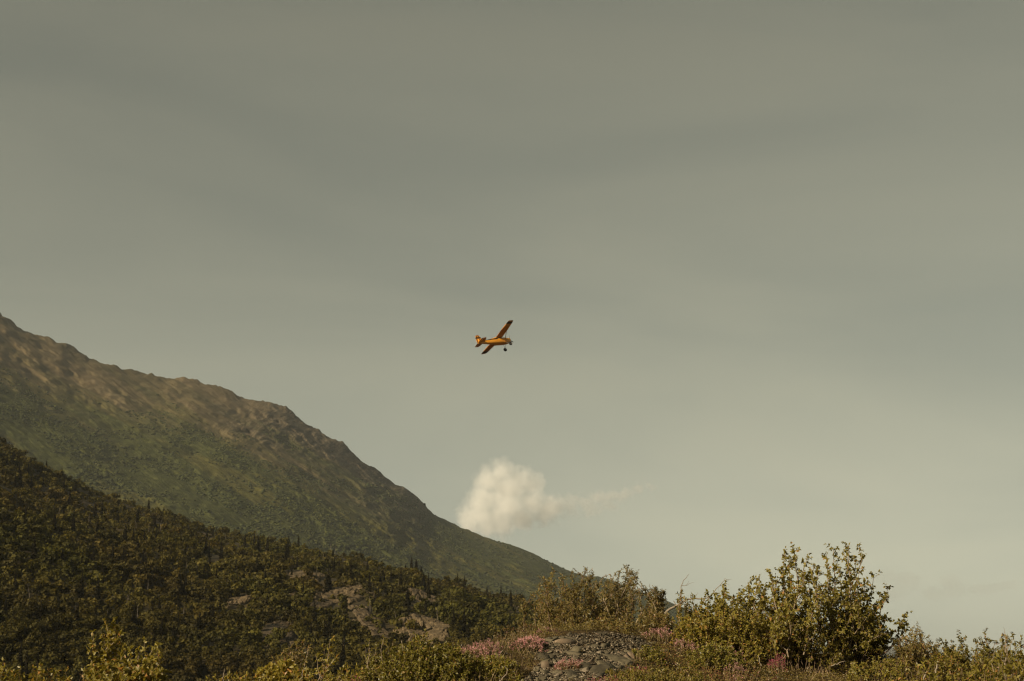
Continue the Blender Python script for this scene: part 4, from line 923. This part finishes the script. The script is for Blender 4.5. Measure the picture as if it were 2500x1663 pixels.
dome('leafy_shrub', 'olive low bush between the round green bush and the slate heap', 'shrub', [(1110,1640),(1140,1615),(1190,1606),(1240,1612),(1270,1640)], 15.2, .4, 170, 'low', 35, twigs=4, tl=.08, nl=8, t_scale=.6)
dome('leafy_shrub', 'brown green bush behind the pink flower dome', 'shrub', [(1205,1550),(1240,1530),(1280,1522),(1320,1535),(1350,1555)], 18.3, .3, 110, 'heath', 36, twigs=5, tl=.09, nl=9, t_scale=.45)
dome('leafy_shrub', 'bright yellow green cushion of bush at the bottom below the largest slab', 'shrub', [(1480,1668),(1520,1648),(1580,1636),(1640,1632),(1700,1640),(1740,1660)], 15.0, .5, 300, 'tiny', 37, twigs=5, tl=.07, nl=12, t_scale=.72)
dome('leafy_shrub', 'dull green cushion of bush at the bottom before the dry brush', 'shrub', [(1720,1660),(1760,1640),(1810,1630),(1860,1640),(1900,1660)], 14.5, .4, 180, 'heath', 38, twigs=5, tl=.07, nl=11, t_scale=.62)

# ------------------------------------------------------------------ flowers
def fireweed(label, prof, d, depth, n, seed, mat='petal', frac=.45, leafcol=.35, name='fireweed_clump'):
    rng = np.random.default_rng(seed); pu = [p[0] for p in prof]; pv = [p[1] for p in prof]; uc = (pu[0] + pu[-1]) / 2; c = on_ground(uc, d)
    stA = Acc(); LP, LD = [], []; FP, FD = [], []
    for k in range(n):
        u = rng.uniform(pu[0], pu[-1]); e = rng.uniform(-1, 1); dd = d + e * depth
        T = P(u, np.interp(u, pu, pv) + rng.normal(0, 2.5), d); Hh = max(T[2] - float(G(T[0], d)), .05) * (1 - .4 * e * e) * rng.uniform(.75, 1.05)
        x = T[0]; B = np.array([x * .9 + c[0] * .1, dd, float(G(x, dd)) - .02]); T = np.array([x + rng.normal(0, .015), dd, B[2] + Hh])
        M_ = (B + T) / 2 + rng.normal(0, .012, 3); pts = np.array([B, M_, T]); stA.add(*tube(pts, [.003, .0022, .001], 4))
        for q in rng.uniform(.15, .8, 12): LP.append(B + (T - B) * q); LD.append(rng.normal(size=3) * [1, 1, .3] + [0, 0, .6])
        m = max(10, int(46 * frac))
        for q in 1 - rng.random(m) ** 1.5 * frac: FP.append(B + (T - B) * q + rng.normal(0, .006, 3)); FD.append(rng.normal(size=3) + [0, 0, .2])
    o = empty(name, c, label, 'flowers', 'flowering clumps on the mound')
    link('stem', stA.mesh('stem', M['straw'], c), o)
    LP, LD, FP, FD = map(np.array, (LP, LD, FP, FD)); nl, nf = len(LP), len(FP)
    V, F, k = leaf_arrays(LP, LD, UP * .5 + SUNV * .7 + rng.normal(size=(nl, 3)) * .5, rng.uniform(.02, .036, nl), .008, simple=True)
    link('foliage', np_mesh('foliage', V - c, F, M['heath'], {'tint': np.repeat(np.clip(rng.normal(leafcol, .2, nl), 0, 1), k)}), o)
    V, F, k = leaf_arrays(FP, FD, UP * .5 + SUNV * .7 + rng.normal(size=(nf, 3)) * .8, rng.uniform(.007, .013, nf), .008, simple=True)
    link('blossom', np_mesh('blossom', V - c, F, M[mat], {'tint': np.repeat(rng.random(nf), k)}), o)
fireweed('bright pink flower mat above the pale half buried stone', [(1110,1590),(1130,1578),(1170,1568),(1200,1562),(1225,1575)], 16.1, .25, 130, 1)
fireweed('round pink flower dome beside the slate heap', [(1245,1585),(1258,1562),(1280,1550),(1305,1548),(1325,1560),(1335,1580)], 16.9, .25, 170, 2, frac=.33)
fireweed('rusty pink flowers behind the round flower dome', [(1295,1550),(1315,1535),(1345,1530),(1362,1540)], 18.0, .15, 70, 3, frac=.3)
fireweed('small salmon flower tuft at the shoulder of the round green bush', [(1080,1600),(1095,1588),(1115,1592)], 15.9, .12, 40, 4, frac=.35)
fireweed('rusty orange tuft growing in the slate heap', [(1352,1620),(1370,1605),(1400,1598),(1418,1608)], 15.6, .14, 60, 5, frac=.25, leafcol=.9)
fireweed('pink flowers at the end of the willow thicket', [(1570,1545),(1590,1528),(1625,1526),(1645,1545)], 18.9, .15, 60, 6, frac=.3)
fireweed('dusky pink flowers in the heath past the slate heap', [(1640,1568),(1665,1552),(1695,1560),(1710,1580)], 18.6, .2, 60, 7, frac=.3)
fireweed('magenta flowers at the foot of the big spreading shrub', [(1878,1610),(1888,1592),(1905,1590),(1915,1608)], 18.6, .15, 45, 8, 'magenta', frac=.5)
fireweed('dusky pink flowers beside the round green bush', [(1775,1590),(1790,1578),(1808,1585)], 18.7, .12, 35, 9, frac=.35)
fireweed('crimson pink flowers at the bottom edge below the wedge slab', [(1412,1668),(1440,1650),(1470,1644),(1500,1652),(1510,1668)], 13.6, .2, 70, 10, 'magenta', frac=.35)
fireweed('thin pink flower spikes under the small overhanging shrub', [(1545,1632),(1565,1620),(1585,1625)], 15.8, .12, 35, 11, 'magenta', frac=.35)
fireweed('pink flowers at the bottom edge below the thin leaning sprig', [(835,1668),(850,1648),(870,1645),(885,1660)], 13.8, .15, 40, 12, 'magenta', frac=.35)
fireweed('faded pink flowers at the edge of the yellow green cushion', [(1760,1655),(1775,1636),(1800,1630),(1815,1650)], 15.2, .15, 40, 13, frac=.3)
fireweed('scattered pink flowers before the feathery bush', [(2140,1620),(2160,1608),(2190,1606),(2215,1618)], 18.6, .15, 35, 14, frac=.25)
fireweed('pale pink flower spikes in the heath below the mixed leafy shrub', [(1770,1625),(1790,1612),(1815,1618)], 17.6, .12, 30, 15, frac=.3)

# ------------------------------------------------------------------ dead wood
def stick(name, label, polys, d, mat='dead', cat='dead branch', group=None):
    a = Acc(); c = None
    for k, (pl, r0, r1) in enumerate(polys):
        pts = np.array([P(q[0], q[1], d + (q[2] if len(q) > 2 else 0)) for q in pl])
        if k == 0: c = pts[0].copy()
        # smooth resample
        t = np.linspace(0, len(pts) - 1, len(pts) * 3); i = np.minimum(t.astype(int), len(pts) - 2); f = (t - i)[:, None]
        q = pts[i] * (1 - f) + pts[i + 1] * f + np.random.default_rng(k + int(pl[0][0])).normal(0, .003, (len(t), 3))
        a.add(*tube(q, np.linspace(r0, r1, len(t)), 6))
    return tag(link(name, a.mesh(name, M[mat], c, True), loc=c), label, cat, group)
stick('fallen_tree', 'thick pale dead trunk leaning out of the willow thicket', [([(1622,1500),(1634,1488),(1650,1480),(1660,1474),(1675,1464),(1692,1461),(1718,1462),(1730,1458)], .018, .007), ([(1650,1480),(1646,1470),(1644,1466)], .008, .003),
      ([(1660,1474),(1662,1450),(1664,1430),(1670,1415),(1680,1405),(1682,1402)], .008, .0015), ([(1664,1430),(1676,1430),(1684,1424),(1696,1421)], .004, .001), ([(1676,1430),(1682,1418)], .003, .001), ([(1690,1461),(1700,1454),(1704,1446)], .004, .001)], 19.8)
stick('dead_branch', 'long bare branch arching up over the mixed leafy shrub', [([(1722,1470),(1740,1448),(1755,1432),(1768,1417),(1786,1413)], .007, .0015), ([(1755,1432),(1762,1428),(1780,1426)], .004, .001), ([(1740,1448),(1756,1446),(1752,1434)], .003, .001), ([(1768,1417),(1770,1412),(1780,1418)], .003, .001)], 20.1)
stick('dead_branch', 'forked pale branch standing under the big spreading shrub', [([(1925,1605),(1922,1588),(1908,1580),(1895,1570),(1888,1562)], .011, .003), ([(1922,1588),(1928,1578),(1922,1568)], .007, .002), ([(1922,1595),(1912,1608),(1900,1618)], .008, .003)], 18.9, 'bark')
stick('dead_branch', 'pale straight branch slanting up between the two big shrubs', [([(1962,1598),(1968,1575),(1978,1562),(1992,1545)], .010, .003), ([(1978,1562),(1970,1552)], .004, .002)], 18.9, 'bark')
stick('dead_branch', 'bare stick lying beside the pale stone under the big shrub', [([(2030,1625),(2042,1622),(2055,1616),(2062,1614)], .008, .004)], 17.8, 'dead')
stick('bare_stick', 'short pale stake standing at the edge of the round green bush', [([(984,1588),(982,1570),(980,1563)], .007, .004)], 15.2)
stick('bare_stick', 'thin curved twig leaning over the olive low bush', [([(1200,1625),(1208,1608),(1222,1594),(1230,1586)], .006, .003)], 15.6)
stick('bare_stick', 'crooked twig at the bottom edge beside the slate heap', [([(1220,1668),(1228,1655),(1238,1645),(1240,1634),(1232,1626)], .007, .003)], 14.6)
stick('bare_stick', 'thin upright stalk in the scrub below the thin leaning sprig', [([(545,1675),(546,1655),(547,1634)], .006, .003)], 14.2)
stick('bare_stick', 'pale upright stalk beside the pale leafed bush', [([(738,1672),(738,1650),(739,1634)], .006, .004)], 14.4)
stick('bare_stick', 'pale short stake standing in the heath below the big spreading shrub', [([(1858,1625),(1854,1610),(1852,1600)], .007, .004)], 17.0)
stick('bare_stick', 'blurred pale stake in the close bush', [([(2289,1655),(2286,1640),(2288,1622)], .010, .006)], 12.0)
stick('bare_stick', 'bare forked grey stem before the upright bush', [([(2452,1640),(2456,1600),(2454,1560),(2450,1530)], .009, .001), ([(2456,1600),(2470,1565),(2474,1545)], .005, .001)], 14.2)
stick('bare_stick', 'curved pale stick in the close bush, lower one', [([(2252,1668),(2258,1650),(2262,1640)], .008, .005)], 12.0)
def brush():
    rng = np.random.default_rng(8)
    for k, (u, d, w, lab) in enumerate([(1905,16.0,60,'heap of dry grey twigs below the big spreading shrub'), (1960,15.0,70,'largest heap of dry grey twigs at the bottom edge'), (2030,15.5,55,'loose dry grey twigs below the pale stone and stick'), (1850,15.2,45,'small heap of dry twigs beside the dull green cushion')]):
        a = Acc(); c = on_ground(u, d)
        for j in range(70):
            b = c + [rng.normal(0, w / FPX * d * .5), rng.normal(0, .2), 0]; b[2] = float(G(b[0], b[1])) - .01
            dr = rng.normal(size=3); dr[2] = abs(dr[2]) * .9 + .3; dr /= np.linalg.norm(dr); l = rng.uniform(.10, .28)
            p = np.array([b, b + dr * l * .5 + rng.normal(0, .02, 3), b + dr * l + rng.normal(0, .03, 3)]); a.add(*tube(p, [.0045, .003, .001], 4))
            q = np.array([p[1], p[1] + (dr + rng.normal(0, .6, 3)) * l * .4]); a.add(*tube(np.array([q[0], (q[0] + q[1]) / 2, q[1]]), [.0025, .002, .001], 4))
        tag(link('dry_brush', a.mesh('dry_brush', M['dead'], c), loc=c), lab, 'dry brush', 'heaps of dry twigs')
brush()

# ------------------------------------------------------------------ low ground cover
def ground_cover():
    rng = np.random.default_rng(41); n = 52000
    u = rng.uniform(-80, 2600, n); d = rng.uniform(9.5, 21.5, n) ; x = (u - 1250) / FPX * d * ct; z = G(x, d)
    pu, pv = to_px(np.stack([x, d, z], -1)); ok = ~in_poly(pu, pv, pile_px) & (pv < 1720); x, d, z = x[ok], d[ok], z[ok]
    n = len(x); hgt = (0.03 + 0.10 * fbm(x * 1.5, d * 1.5, oct=3, seed=2)) * rng.uniform(.5, 1.4, n)
    tone = np.clip((fbm(x * 1.2, d * 1.2, oct=4, seed=6) - .5) * 2.6 + .5, 0, 1)
    k = 6; X = np.repeat(np.stack([x, d, z], -1), k, 0); q = rng.random(n * k); hh = np.repeat(hgt, k)
    off = rng.normal(0, .022, (n * k, 3)); off[:, 2] = q * hh
    D = rng.normal(size=(n * k, 3)) * [1, 1, .5] + [0, 0, .45]
    V, F, kk = leaf_arrays(X + off, D, UP * .5 + SUNV * .7 + rng.normal(size=(n * k, 3)) * .6, rng.uniform(.014, .032, n * k), rng.uniform(.007, .014, n * k), simple=True)
    tn = np.clip(np.repeat(tone, k) * .8 + rng.normal(.08, .16, n * k), 0, 1)
    tag(link('ground_cover', np_mesh('ground_cover', V, F, M['heath'], {'tint': np.repeat(tn, kk)})), 'low heath and moss covering the mound between the bushes', kind='stuff')
    n = 9000; u = rng.uniform(850, 2600, n); d = rng.uniform(12, 20.5, n); x = (u - 1250) / FPX * d * ct
    w = fbm(x * 1.0, d * 1.0, oct=3, seed=19) > .5; x, d = x[w], d[w]; z = G(x, d); pu, pv = to_px(np.stack([x, d, z], -1)); ok = ~in_poly(pu, pv, pile_px); x, d, z = x[ok], d[ok], z[ok]
    n = len(x); X = np.stack([x, d, z - .01], -1); D = rng.normal(size=(n, 3)) * [.35, .35, .1] + [0, 0, 1]
    V, F, kk = leaf_arrays(X, D, rng.normal(size=(n, 3)), rng.uniform(.08, .2, n), .005, simple=True)
    tag(link('dry_grass', np_mesh('dry_grass', V, F, M['straw'])), 'thin dry grass stalks between the bushes', kind='stuff')
ground_cover()

# ------------------------------------------------------------------ aeroplane
def aeroplane():
    paint = plain_mat('yellow_paint', (0.60, 0.25, 0.020), (0.68, 0.29, 0.024), 1.2, rough=.35, spec=.5)
    wing_shade = plain_mat('yellow_paint_in_shade', (0.46, 0.17, 0.018), (0.52, 0.195, 0.020), 1.2, rough=.4, spec=.4)  # yellow paint made darker and redder: underside shade put into wing and tail colour
    black = plain_mat('black_paint', (0.012, 0.010, 0.009), (0.02, 0.016, 0.013), 2, rough=.4, spec=.4)
    tipm = plain_mat('wing_tip_paint', (0.30, 0.13, 0.035), (0.36, 0.16, 0.045), 2, rough=.4, spec=.4)
    rub = plain_mat('tyre_rubber', (0.012, 0.011, 0.010), (0.03, 0.026, 0.023), 6, rough=.85)
    met = plain_mat('dull_metal', (0.10, 0.085, 0.07), (0.18, 0.155, 0.13), 6, rough=.45, metal=.6)
    gm, nt, out = nmat('cabin_glass'); g1 = nt.nodes.new('ShaderNodeBsdfTransparent'); g1.inputs[0].default_value = (.80, .82, .80, 1); g2 = nt.nodes.new('ShaderNodeBsdfGlossy'); g2.inputs['Roughness'].default_value = .05
    gx = nt.nodes.new('ShaderNodeMixShader'); gx.inputs[0].default_value = .06; nt.links.new(g1.outputs[0], gx.inputs[1]); nt.links.new(g2.outputs[0], gx.inputs[2]); nt.links.new(gx.outputs[0], out.inputs[0])
    f = np.array([10.5, .8, -8.3]); s_ = np.array([6.5, 7.7, 8.9]); f /= np.linalg.norm(f); s_ -= f * (s_ @ f); s_ /= np.linalg.norm(s_); up = np.cross(f, -s_)
    C = np.stack([CX, CY, CZ], 1); Rm = np.stack([C @ f, C @ (-s_), C @ up], 1)
    dcam = FPX / 13.4; nose = EYE + (CX * (1247 - 1250) / FPX + CY * (831.5 - 831) / FPX - CZ) * dcam
    org = nose + Rm @ np.array([-2.6, 0, 0.0])
    root = empty('aeroplane', org, 'small yellow high wing aeroplane with black wing bands flying in the sky', 'aeroplane')
    root.rotation_mode = 'QUATERNION'; root.rotation_quaternion = Matrix(Rm.tolist()).to_quaternion()
    OFF = np.array([-2.6, 0, 0.0])
    def part(name, V, F, mat, sm=False, parent=None):
        F = np.array(F) if isinstance(F, list) and not isinstance(F[0], np.ndarray) else F
        return link(name, np_mesh(name, np.asarray(V, float) - OFF, F, mat, smooth_shade=sm), parent or root)
    def loft(secs, n=14, p=3.2, cap=True):
        V = []
        for x, hw, z0, z1 in secs:
            a = np.arange(n) * 2 * math.pi / n; c, s = np.cos(a), np.sin(a)
            V.append(np.stack([np.full(n, x), np.sign(c) * np.abs(c) ** (2 / p) * hw, (z0 + z1) / 2 + np.sign(s) * np.abs(s) ** (2 / p) * (z1 - z0) / 2], -1))
        m = len(secs); V = np.concatenate(V + [np.array([[secs[0][0], 0, (secs[0][2] + secs[0][3]) / 2], [secs[-1][0], 0, (secs[-1][2] + secs[-1][3]) / 2]])])
        i, j = np.meshgrid(np.arange(m - 1), np.arange(n), indexing='ij'); a = i * n + j; b = i * n + (j + 1) % n
        Q = np.stack([a, b, b + n, a + n], -1).reshape(-1, 4); k = np.arange(n); k2 = (k + 1) % n
        Tt = np.concatenate([np.stack([k, np.full(n, m * n), k2], -1), np.stack([(m - 1) * n + k, (m - 1) * n + k2, np.full(n, m * n + 1)], -1)])
        return V, [Q[:, ::-1], Tt]
    part('fuselage', *loft([(-1.42, .54, -.62, .38), (-2.2, .56, -.64, .37), (-3.3, .52, -.60, .40), (-4.6, .37, -.45, .42), (-6.0, .21, -.30, .33), (-7.4, .06, -.20, .16)], p=6), paint)
    part('cowling', *loft([(-.22, .30, -.30, .22), (-.34, .42, -.44, .30), (-.9, .51, -.56, .36), (-1.415, .545, -.625, .385)], p=5), paint)
    part('cabin_roof', *loft([(-1.95, .50, .55, .62), (-2.6, .53, .55, .72), (-3.30, .50, .54, .72), (-3.42, .48, .34, .68), (-4.1, .38, .34, .56), (-4.9, .26, .34, .42)], p=5), paint)
    for sg in (1, -1):
        for (xa, za, xb, zb) in ((-1.45, .36, -1.98, .56), (-2.55, .36, -2.62, .52), (-3.25, .38, -3.35, .52)):
            V, F = tube(np.array([[xa, sg * .50, za], [(xa + xb) / 2, sg * .50, (za + zb) / 2], [xb, sg * .49, zb]]), [.03, .03, .03], 5); part('cabin_pillar', V, F, paint)
        for (a, b) in (((-2.03, .37), (-2.56, .54)), ((-2.62, .37), (-3.28, .53))):
            part('window', [[a[0], sg * .505, a[1]], [b[0], sg * .505, a[1]], [b[0], sg * .495, b[1]], [a[0], sg * .495, b[1]]], [[0, 1, 2, 3]], gm)
        part('stripe', [[-3.2, sg * .535, .14], [-4.6, sg * .385, .22], [-6.2, sg * .202, .22], [-6.2, sg * .200, .28], [-4.6, sg * .383, .38], [-3.2, sg * .53, .36]], [[0, 1, 4, 5], [1, 2, 3, 4]], black)
    part('seat', *loft([(-2.62, .40, .30, .50), (-2.95, .42, .30, .53)], p=6), black)
    part('windshield', [[-1.48, .48, .37], [-1.48, -.48, .37], [-1.97, -.47, .55], [-1.97, .47, .55]], [[0, 1, 2, 3]], gm)
    af = np.array([(0, 0), (.05, .45), (.22, .72), (.5, .62), (.8, .3), (1, .02), (.8, -.12), (.5, -.22), (.22, -.28), (.05, -.2)])
    def wing_sec(y, le, te, zb, th): return np.stack([le + (te - le) * af[:, 0], np.full(10, y), zb + af[:, 1] * th], -1)
    def wing_part(name, secs, mat, parent=None):
        V = np.concatenate([wing_sec(*q) for q in secs]); m = len(secs); i, j = np.meshgrid(np.arange(m - 1), np.arange(10), indexing='ij'); a = i * 10 + j; b = i * 10 + (j + 1) % 10
        Q = np.stack([a, b, b + 10, a + 10], -1).reshape(-1, 4); caps = np.array([list(range(10)), list(range((m - 1) * 10, m * 10))])
        return part(name, V, [Q, caps], mat, False, parent)
    for sg in (1, -1):
        zz = lambda y: .60 + .045 * y
        w = wing_part('wing', [(sg * .0, -1.85, -3.40, zz(0), .20), (sg * 2.45, -1.87, -3.40, zz(2.45), .19), (sg * 2.47, -1.87, -3.47, zz(2.47), .19), (sg * 4.40, -2.05, -3.38, zz(4.4), .13)], wing_shade)
        wing_part('wing_band', [(sg * 4.40, -2.045, -3.39, zz(4.4) - .002, .135), (sg * 4.85, -2.10, -3.36, zz(4.85) - .002, .12)], black, w)
        wing_part('wing_tip', [(sg * 4.852, -2.11, -3.35, zz(4.85), .115), (sg * 5.15, -2.20, -3.32, zz(5.15), .09), (sg * 5.32, -2.42, -3.26, zz(5.32), .03)], tipm, w)
        V, F = tube(np.array([[-2.10, sg * 2.4, zz(2.4) - .03], [-2.0, sg * 1.45, .10], [-1.90, sg * .55, -.48]]), [.06, .065, .06], 6); part('wing_strut', V, F, tipm)
        for xa in (-1.12, -1.72):
            V, F = tube(np.array([[xa, sg * .42, -.56], [(xa - 1.32) / 2, sg * .68, -.92], [-1.32, sg * .93, -1.28]]), [.035, .03, .03], 5); part('landing_gear_leg', V, F, met)
        an = np.arange(18) * 2 * math.pi / 18; prof = [(-.13, .16), (-.13, .26), (-.09, .32), (0, .34), (.09, .32), (.13, .26), (.13, .16)]
        V = np.concatenate([np.stack([-1.32 + np.cos(an) * r, np.full(18, sg * 1.0 + o), -1.29 + np.sin(an) * r], -1) for o, r in prof]); i, j = np.meshgrid(np.arange(6), np.arange(18), indexing='ij'); a = i * 18 + j; b = i * 18 + (j + 1) % 18
        wh = part('wheel', V, np.stack([a, b, b + 18, a + 18], -1).reshape(-1, 4), rub, True)
        V = np.concatenate([np.stack([-1.32 + np.cos(an) * .165, np.full(18, sg * 1.0 + o), -1.29 + np.sin(an) * .165], -1) for o in (-.10, .10)]); k = np.arange(18)
        part('rim', V, [np.stack([k, (k + 1) % 18, (k + 1) % 18 + 18, k + 18], -1), np.array([list(range(18)), list(range(35, 17, -1))])], met, False, wh)
        st_ = lambda y, le, te, th: (sg * y, le, te, .06, th)
        hs = wing_part('stabilizer', [st_(.05, -5.95, -6.92, .08), st_(1.3, -6.30, -6.95, .06), st_(1.52, -6.5, -6.95, .03)], wing_shade)
        wing_part('elevator', [st_(.10, -6.94, -7.42, .05), st_(1.3, -6.97, -7.35, .04), st_(1.50, -6.98, -7.22, .02)], wing_shade, hs)
    def plate(name, pts, mat, th, parent=None):
        pts = np.array(pts); n = len(pts); V = np.concatenate([np.stack([pts[:, 0], np.full(n, y), pts[:, 1]], -1) for y in (-th, th)]); k = np.arange(n)
        return part(name, V, [np.stack([k, (k + 1) % n, (k + 1) % n + n, k + n], -1), np.array([list(range(n))]), np.array([list(range(2 * n - 1, n - 1, -1))])], mat, False, parent)
    fin = plate('fin', [(-5.75, .28), (-6.3, .55), (-6.60, 1.45), (-6.75, 1.58), (-6.98, 1.58), (-6.98, .15)], paint, .05)
    plate('rudder', [(-7.0, -.18), (-7.0, 1.58), (-7.25, 1.56), (-7.42, 1.36), (-7.6, .5), (-7.62, -.05), (-7.5, -.2)], paint, .04)
    plate('fin_band', [(-6.36, .88), (-6.45, 1.12), (-7.50, 1.12), (-7.56, .88)], black, .07, fin)
    V, F = tube(np.array([[-7.25, 0, -.16], [-7.4, 0, -.28], [-7.5, 0, -.38]]), [.03, .025, .02], 5); part('tail_wheel_spring', V, F, met)
    an = np.arange(12) * 2 * math.pi / 12; V = np.concatenate([np.stack([-7.5 + np.cos(an) * r, np.full(12, o), -.42 + np.sin(an) * r], -1) for o, r in ((-.04, .07), (0, .11), (.04, .07))]); i, j = np.meshgrid(np.arange(2), np.arange(12), indexing='ij'); a = i * 12 + j; b = i * 12 + (j + 1) % 12
    part('tail_wheel', V, np.stack([a, b, b + 12, a + 12], -1).reshape(-1, 4), rub, True)
    pr = part('spinner', *loft([(.0, .02, -.02, .02), (-.10, .11, -.11, .11), (-.22, .15, -.15, .15)], p=2), met, True)
    for deg in (66, -56, 186):
        a = math.radians(deg); rd = np.array([0, -math.cos(a), math.sin(a)]); tg = np.array([0, math.sin(a), math.cos(a)]); ax = np.array([1.0, 0, 0]); V = []
        for r, w, tw in ((.08, .05, .8), (.3, .085, .6), (.6, .085, .4), (.85, .07, .28), (.99, .03, .22)):
            ch = tg * math.cos(tw) + ax * math.sin(tw); nn = np.cross(ch, rd); c = np.array([-.14, 0, 0]) + rd * r
            V += [c - ch * w, c + nn * .018, c + ch * w, c - nn * .018]
        i, j = np.meshgrid(np.arange(4), np.arange(4), indexing='ij'); q = i * 4 + j; b = i * 4 + (j + 1) % 4
        part('propeller_blade', V, np.stack([q, b, b + 4, q + 4], -1).reshape(-1, 4), black, False, pr)
aeroplane()

# ------------------------------------------------------------------ haze and clouds
def box(name, lo, hi, mat, loc=None):
    lo = np.array(lo, float); hi = np.array(hi, float); c = np.array(loc) if loc is not None else np.zeros(3)
    V = np.array([[(lo, hi)[i][0], (lo, hi)[j][1], (lo, hi)[k][2]] for i in (0, 1) for j in (0, 1) for k in (0, 1)]) - c
    F = np.array([[0, 1, 3, 2], [4, 6, 7, 5], [0, 4, 5, 1], [2, 3, 7, 6], [0, 2, 6, 4], [1, 5, 7, 3]])
    o = link(name, np_mesh(name, V, F, mat)); o.location = c; return o
def haze():
    m, nt, out = nmat('haze_air'); v = nt.nodes.new('ShaderNodeVolumePrincipled')
    v.inputs['Color'].default_value = (0.90, 0.97, 1.0, 1); v.inputs['Density'].default_value = 3.0e-5
    nt.links.new(v.outputs[0], out.inputs['Volume'])
    tag(box('haze', (-9800, -1900, -26), (9800, 9800, 1350), m), 'thin pale air haze over the valley', kind='stuff')
haze()
def cloud(name, label, u, v, dist, lobes, dens, amp, nscale, half, edge=(.10, .38), stretch=(1, 1, 1), grey=1.0):
    """lobes: (x, z, y, r) metres from the cloud centre"""
    c = P(u, v, dist); m, nt, out = nmat(name + '_vapour'); N = nt.nodes; L = nt.links
    tc = N.new('ShaderNodeTexCoord')
    def mth(op, a, b=None, cl=False):
        x = N.new('ShaderNodeMath'); x.operation = op; x.use_clamp = cl
        for k, q in enumerate((a, b)):
            if q is None: continue
            if isinstance(q, (int, float)): x.inputs[k].default_value = q
            else: L.new(q, x.inputs[k])
        return x.outputs[0]
    nz0 = N.new('ShaderNodeTexNoise'); nz0.inputs['Scale'].default_value = nscale; nz0.inputs['Detail'].default_value = 8; nz0.inputs['Roughness'].default_value = .58; L.new(tc.outputs['Object'], nz0.inputs['Vector'])
    fld = None
    for (x, z, y, r) in lobes:
        sub = N.new('ShaderNodeVectorMath'); sub.operation = 'SUBTRACT'; sub.inputs[1].default_value = (x, y, z); L.new(tc.outputs['Object'], sub.inputs[0])
        sc = N.new('ShaderNodeVectorMath'); sc.operation = 'MULTIPLY'; sc.inputs[1].default_value = stretch; L.new(sub.outputs[0], sc.inputs[0])
        ln = N.new('ShaderNodeVectorMath'); ln.operation = 'LENGTH'; L.new(sc.outputs[0], ln.inputs[0])
        q = mth('SUBTRACT', 1.0, mth('DIVIDE', ln.outputs['Value'], r))
        fld = q if fld is None else mth('SMOOTH_MAX', fld, q)
        if fld is not q: fld.node.inputs[2].default_value = .12
    d = mth('ADD', fld, mth('MULTIPLY', mth('SUBTRACT', nz0.outputs['Fac'], .5), amp))
    mr = N.new('ShaderNodeMapRange'); mr.interpolation_type = 'SMOOTHSTEP'; mr.inputs['From Min'].default_value = edge[0]; mr.inputs['From Max'].default_value = edge[1]; mr.inputs['To Max'].default_value = dens; L.new(d, mr.inputs[0])
    vp = N.new('ShaderNodeVolumePrincipled'); vp.inputs['Color'].default_value = (.99 * grey, .985 * grey, .97 * grey, 1); vp.inputs['Anisotropy'].default_value = 0.1; L.new(mr.outputs[0], vp.inputs['Density']); L.new(vp.outputs[0], out.inputs['Volume'])  # low grey darkens the vapour colour itself, standing in for unlit cloud
    o = box(name, c - np.array(half), c + np.array(half), m, c); tag(o, label, 'cloud')
    return o
cq = lambda X, Y, r, y=0: ((X - 620) * 1.04, (430 - Y) * 1.04, y, r * 1.04)
cloud('cloud', 'white cumulus cloud rising beside the mountain slope, trailing thin wisps', 1234, 1208, 12000,
      [cq(590, 240, 150), cq(480, 330, 170, -40), cq(620, 380, 220), cq(740, 310, 160, 30), cq(840, 320, 140, 60), cq(440, 480, 190, -30), cq(640, 520, 210, -60), cq(840, 500, 170), cq(980, 540, 150, 20), cq(540, 630, 170, 40), cq(330, 590, 160, 60), cq(760, 610, 160, 20), cq(440, 640, 180, -20), cq(600, 680, 160, 0), cq(330, 660, 140, 0)],
        .0085, 1.45, .0105, (700, 330, 480), (.12, .80), (1, 1, 1), .975)
cloud('cloud', 'thin grey wisp trailing off the white cumulus cloud', 1450, 1222, 12100, [(-330, -70, 0, 190), (-210, -30, 0, 170), (-90, -10, 0, 150), (40, 15, 0, 150), (170, 30, 0, 130), (290, 60, 0, 110), (400, 95, 0, 100), (480, 120, 0, 80), (-20, -60, 0, 150), (120, -40, 0, 130), (-480, -150, 0, 200), (-620, -180, 0, 180)],   .0050, 3.0, .0125, (840, 300, 240), (.25, 1.0), (.75, 1, 1.35), .80)
cloud('cloud', 'faint grey cloud scrap beside the big shrub, nearest it', 2195, 1425, 12500, [(-120, 60, 0, 130), (60, 40, 0, 130), (-60, -60, 0, 140), (100, -20, 0, 90)], .0011, 1.5, .009, (320, 140, 240), (.1, .5), (.7, 1, 1.3), .5)
cloud('cloud', 'faint grey cloud scrap of two puffs in the middle of the row', 2310, 1438, 12500, [(-130, -40, 0, 110), (40, 60, 0, 110), (60, -10, 0, 120)], .0011, 1.4, .009, (280, 140, 220), (.1, .5), (.8, 1, 1.1), .5)
cloud('cloud', 'faint flat grey cloud scrap farthest from the big shrub', 2425, 1435, 12500, [(-110, -10, 0, 120), (20, 0, 0, 100), (140, 25, 0, 90)], .0011, 1.3, .009, (300, 140, 160), (.1, .5), (.7, 1, 1.6), .5)
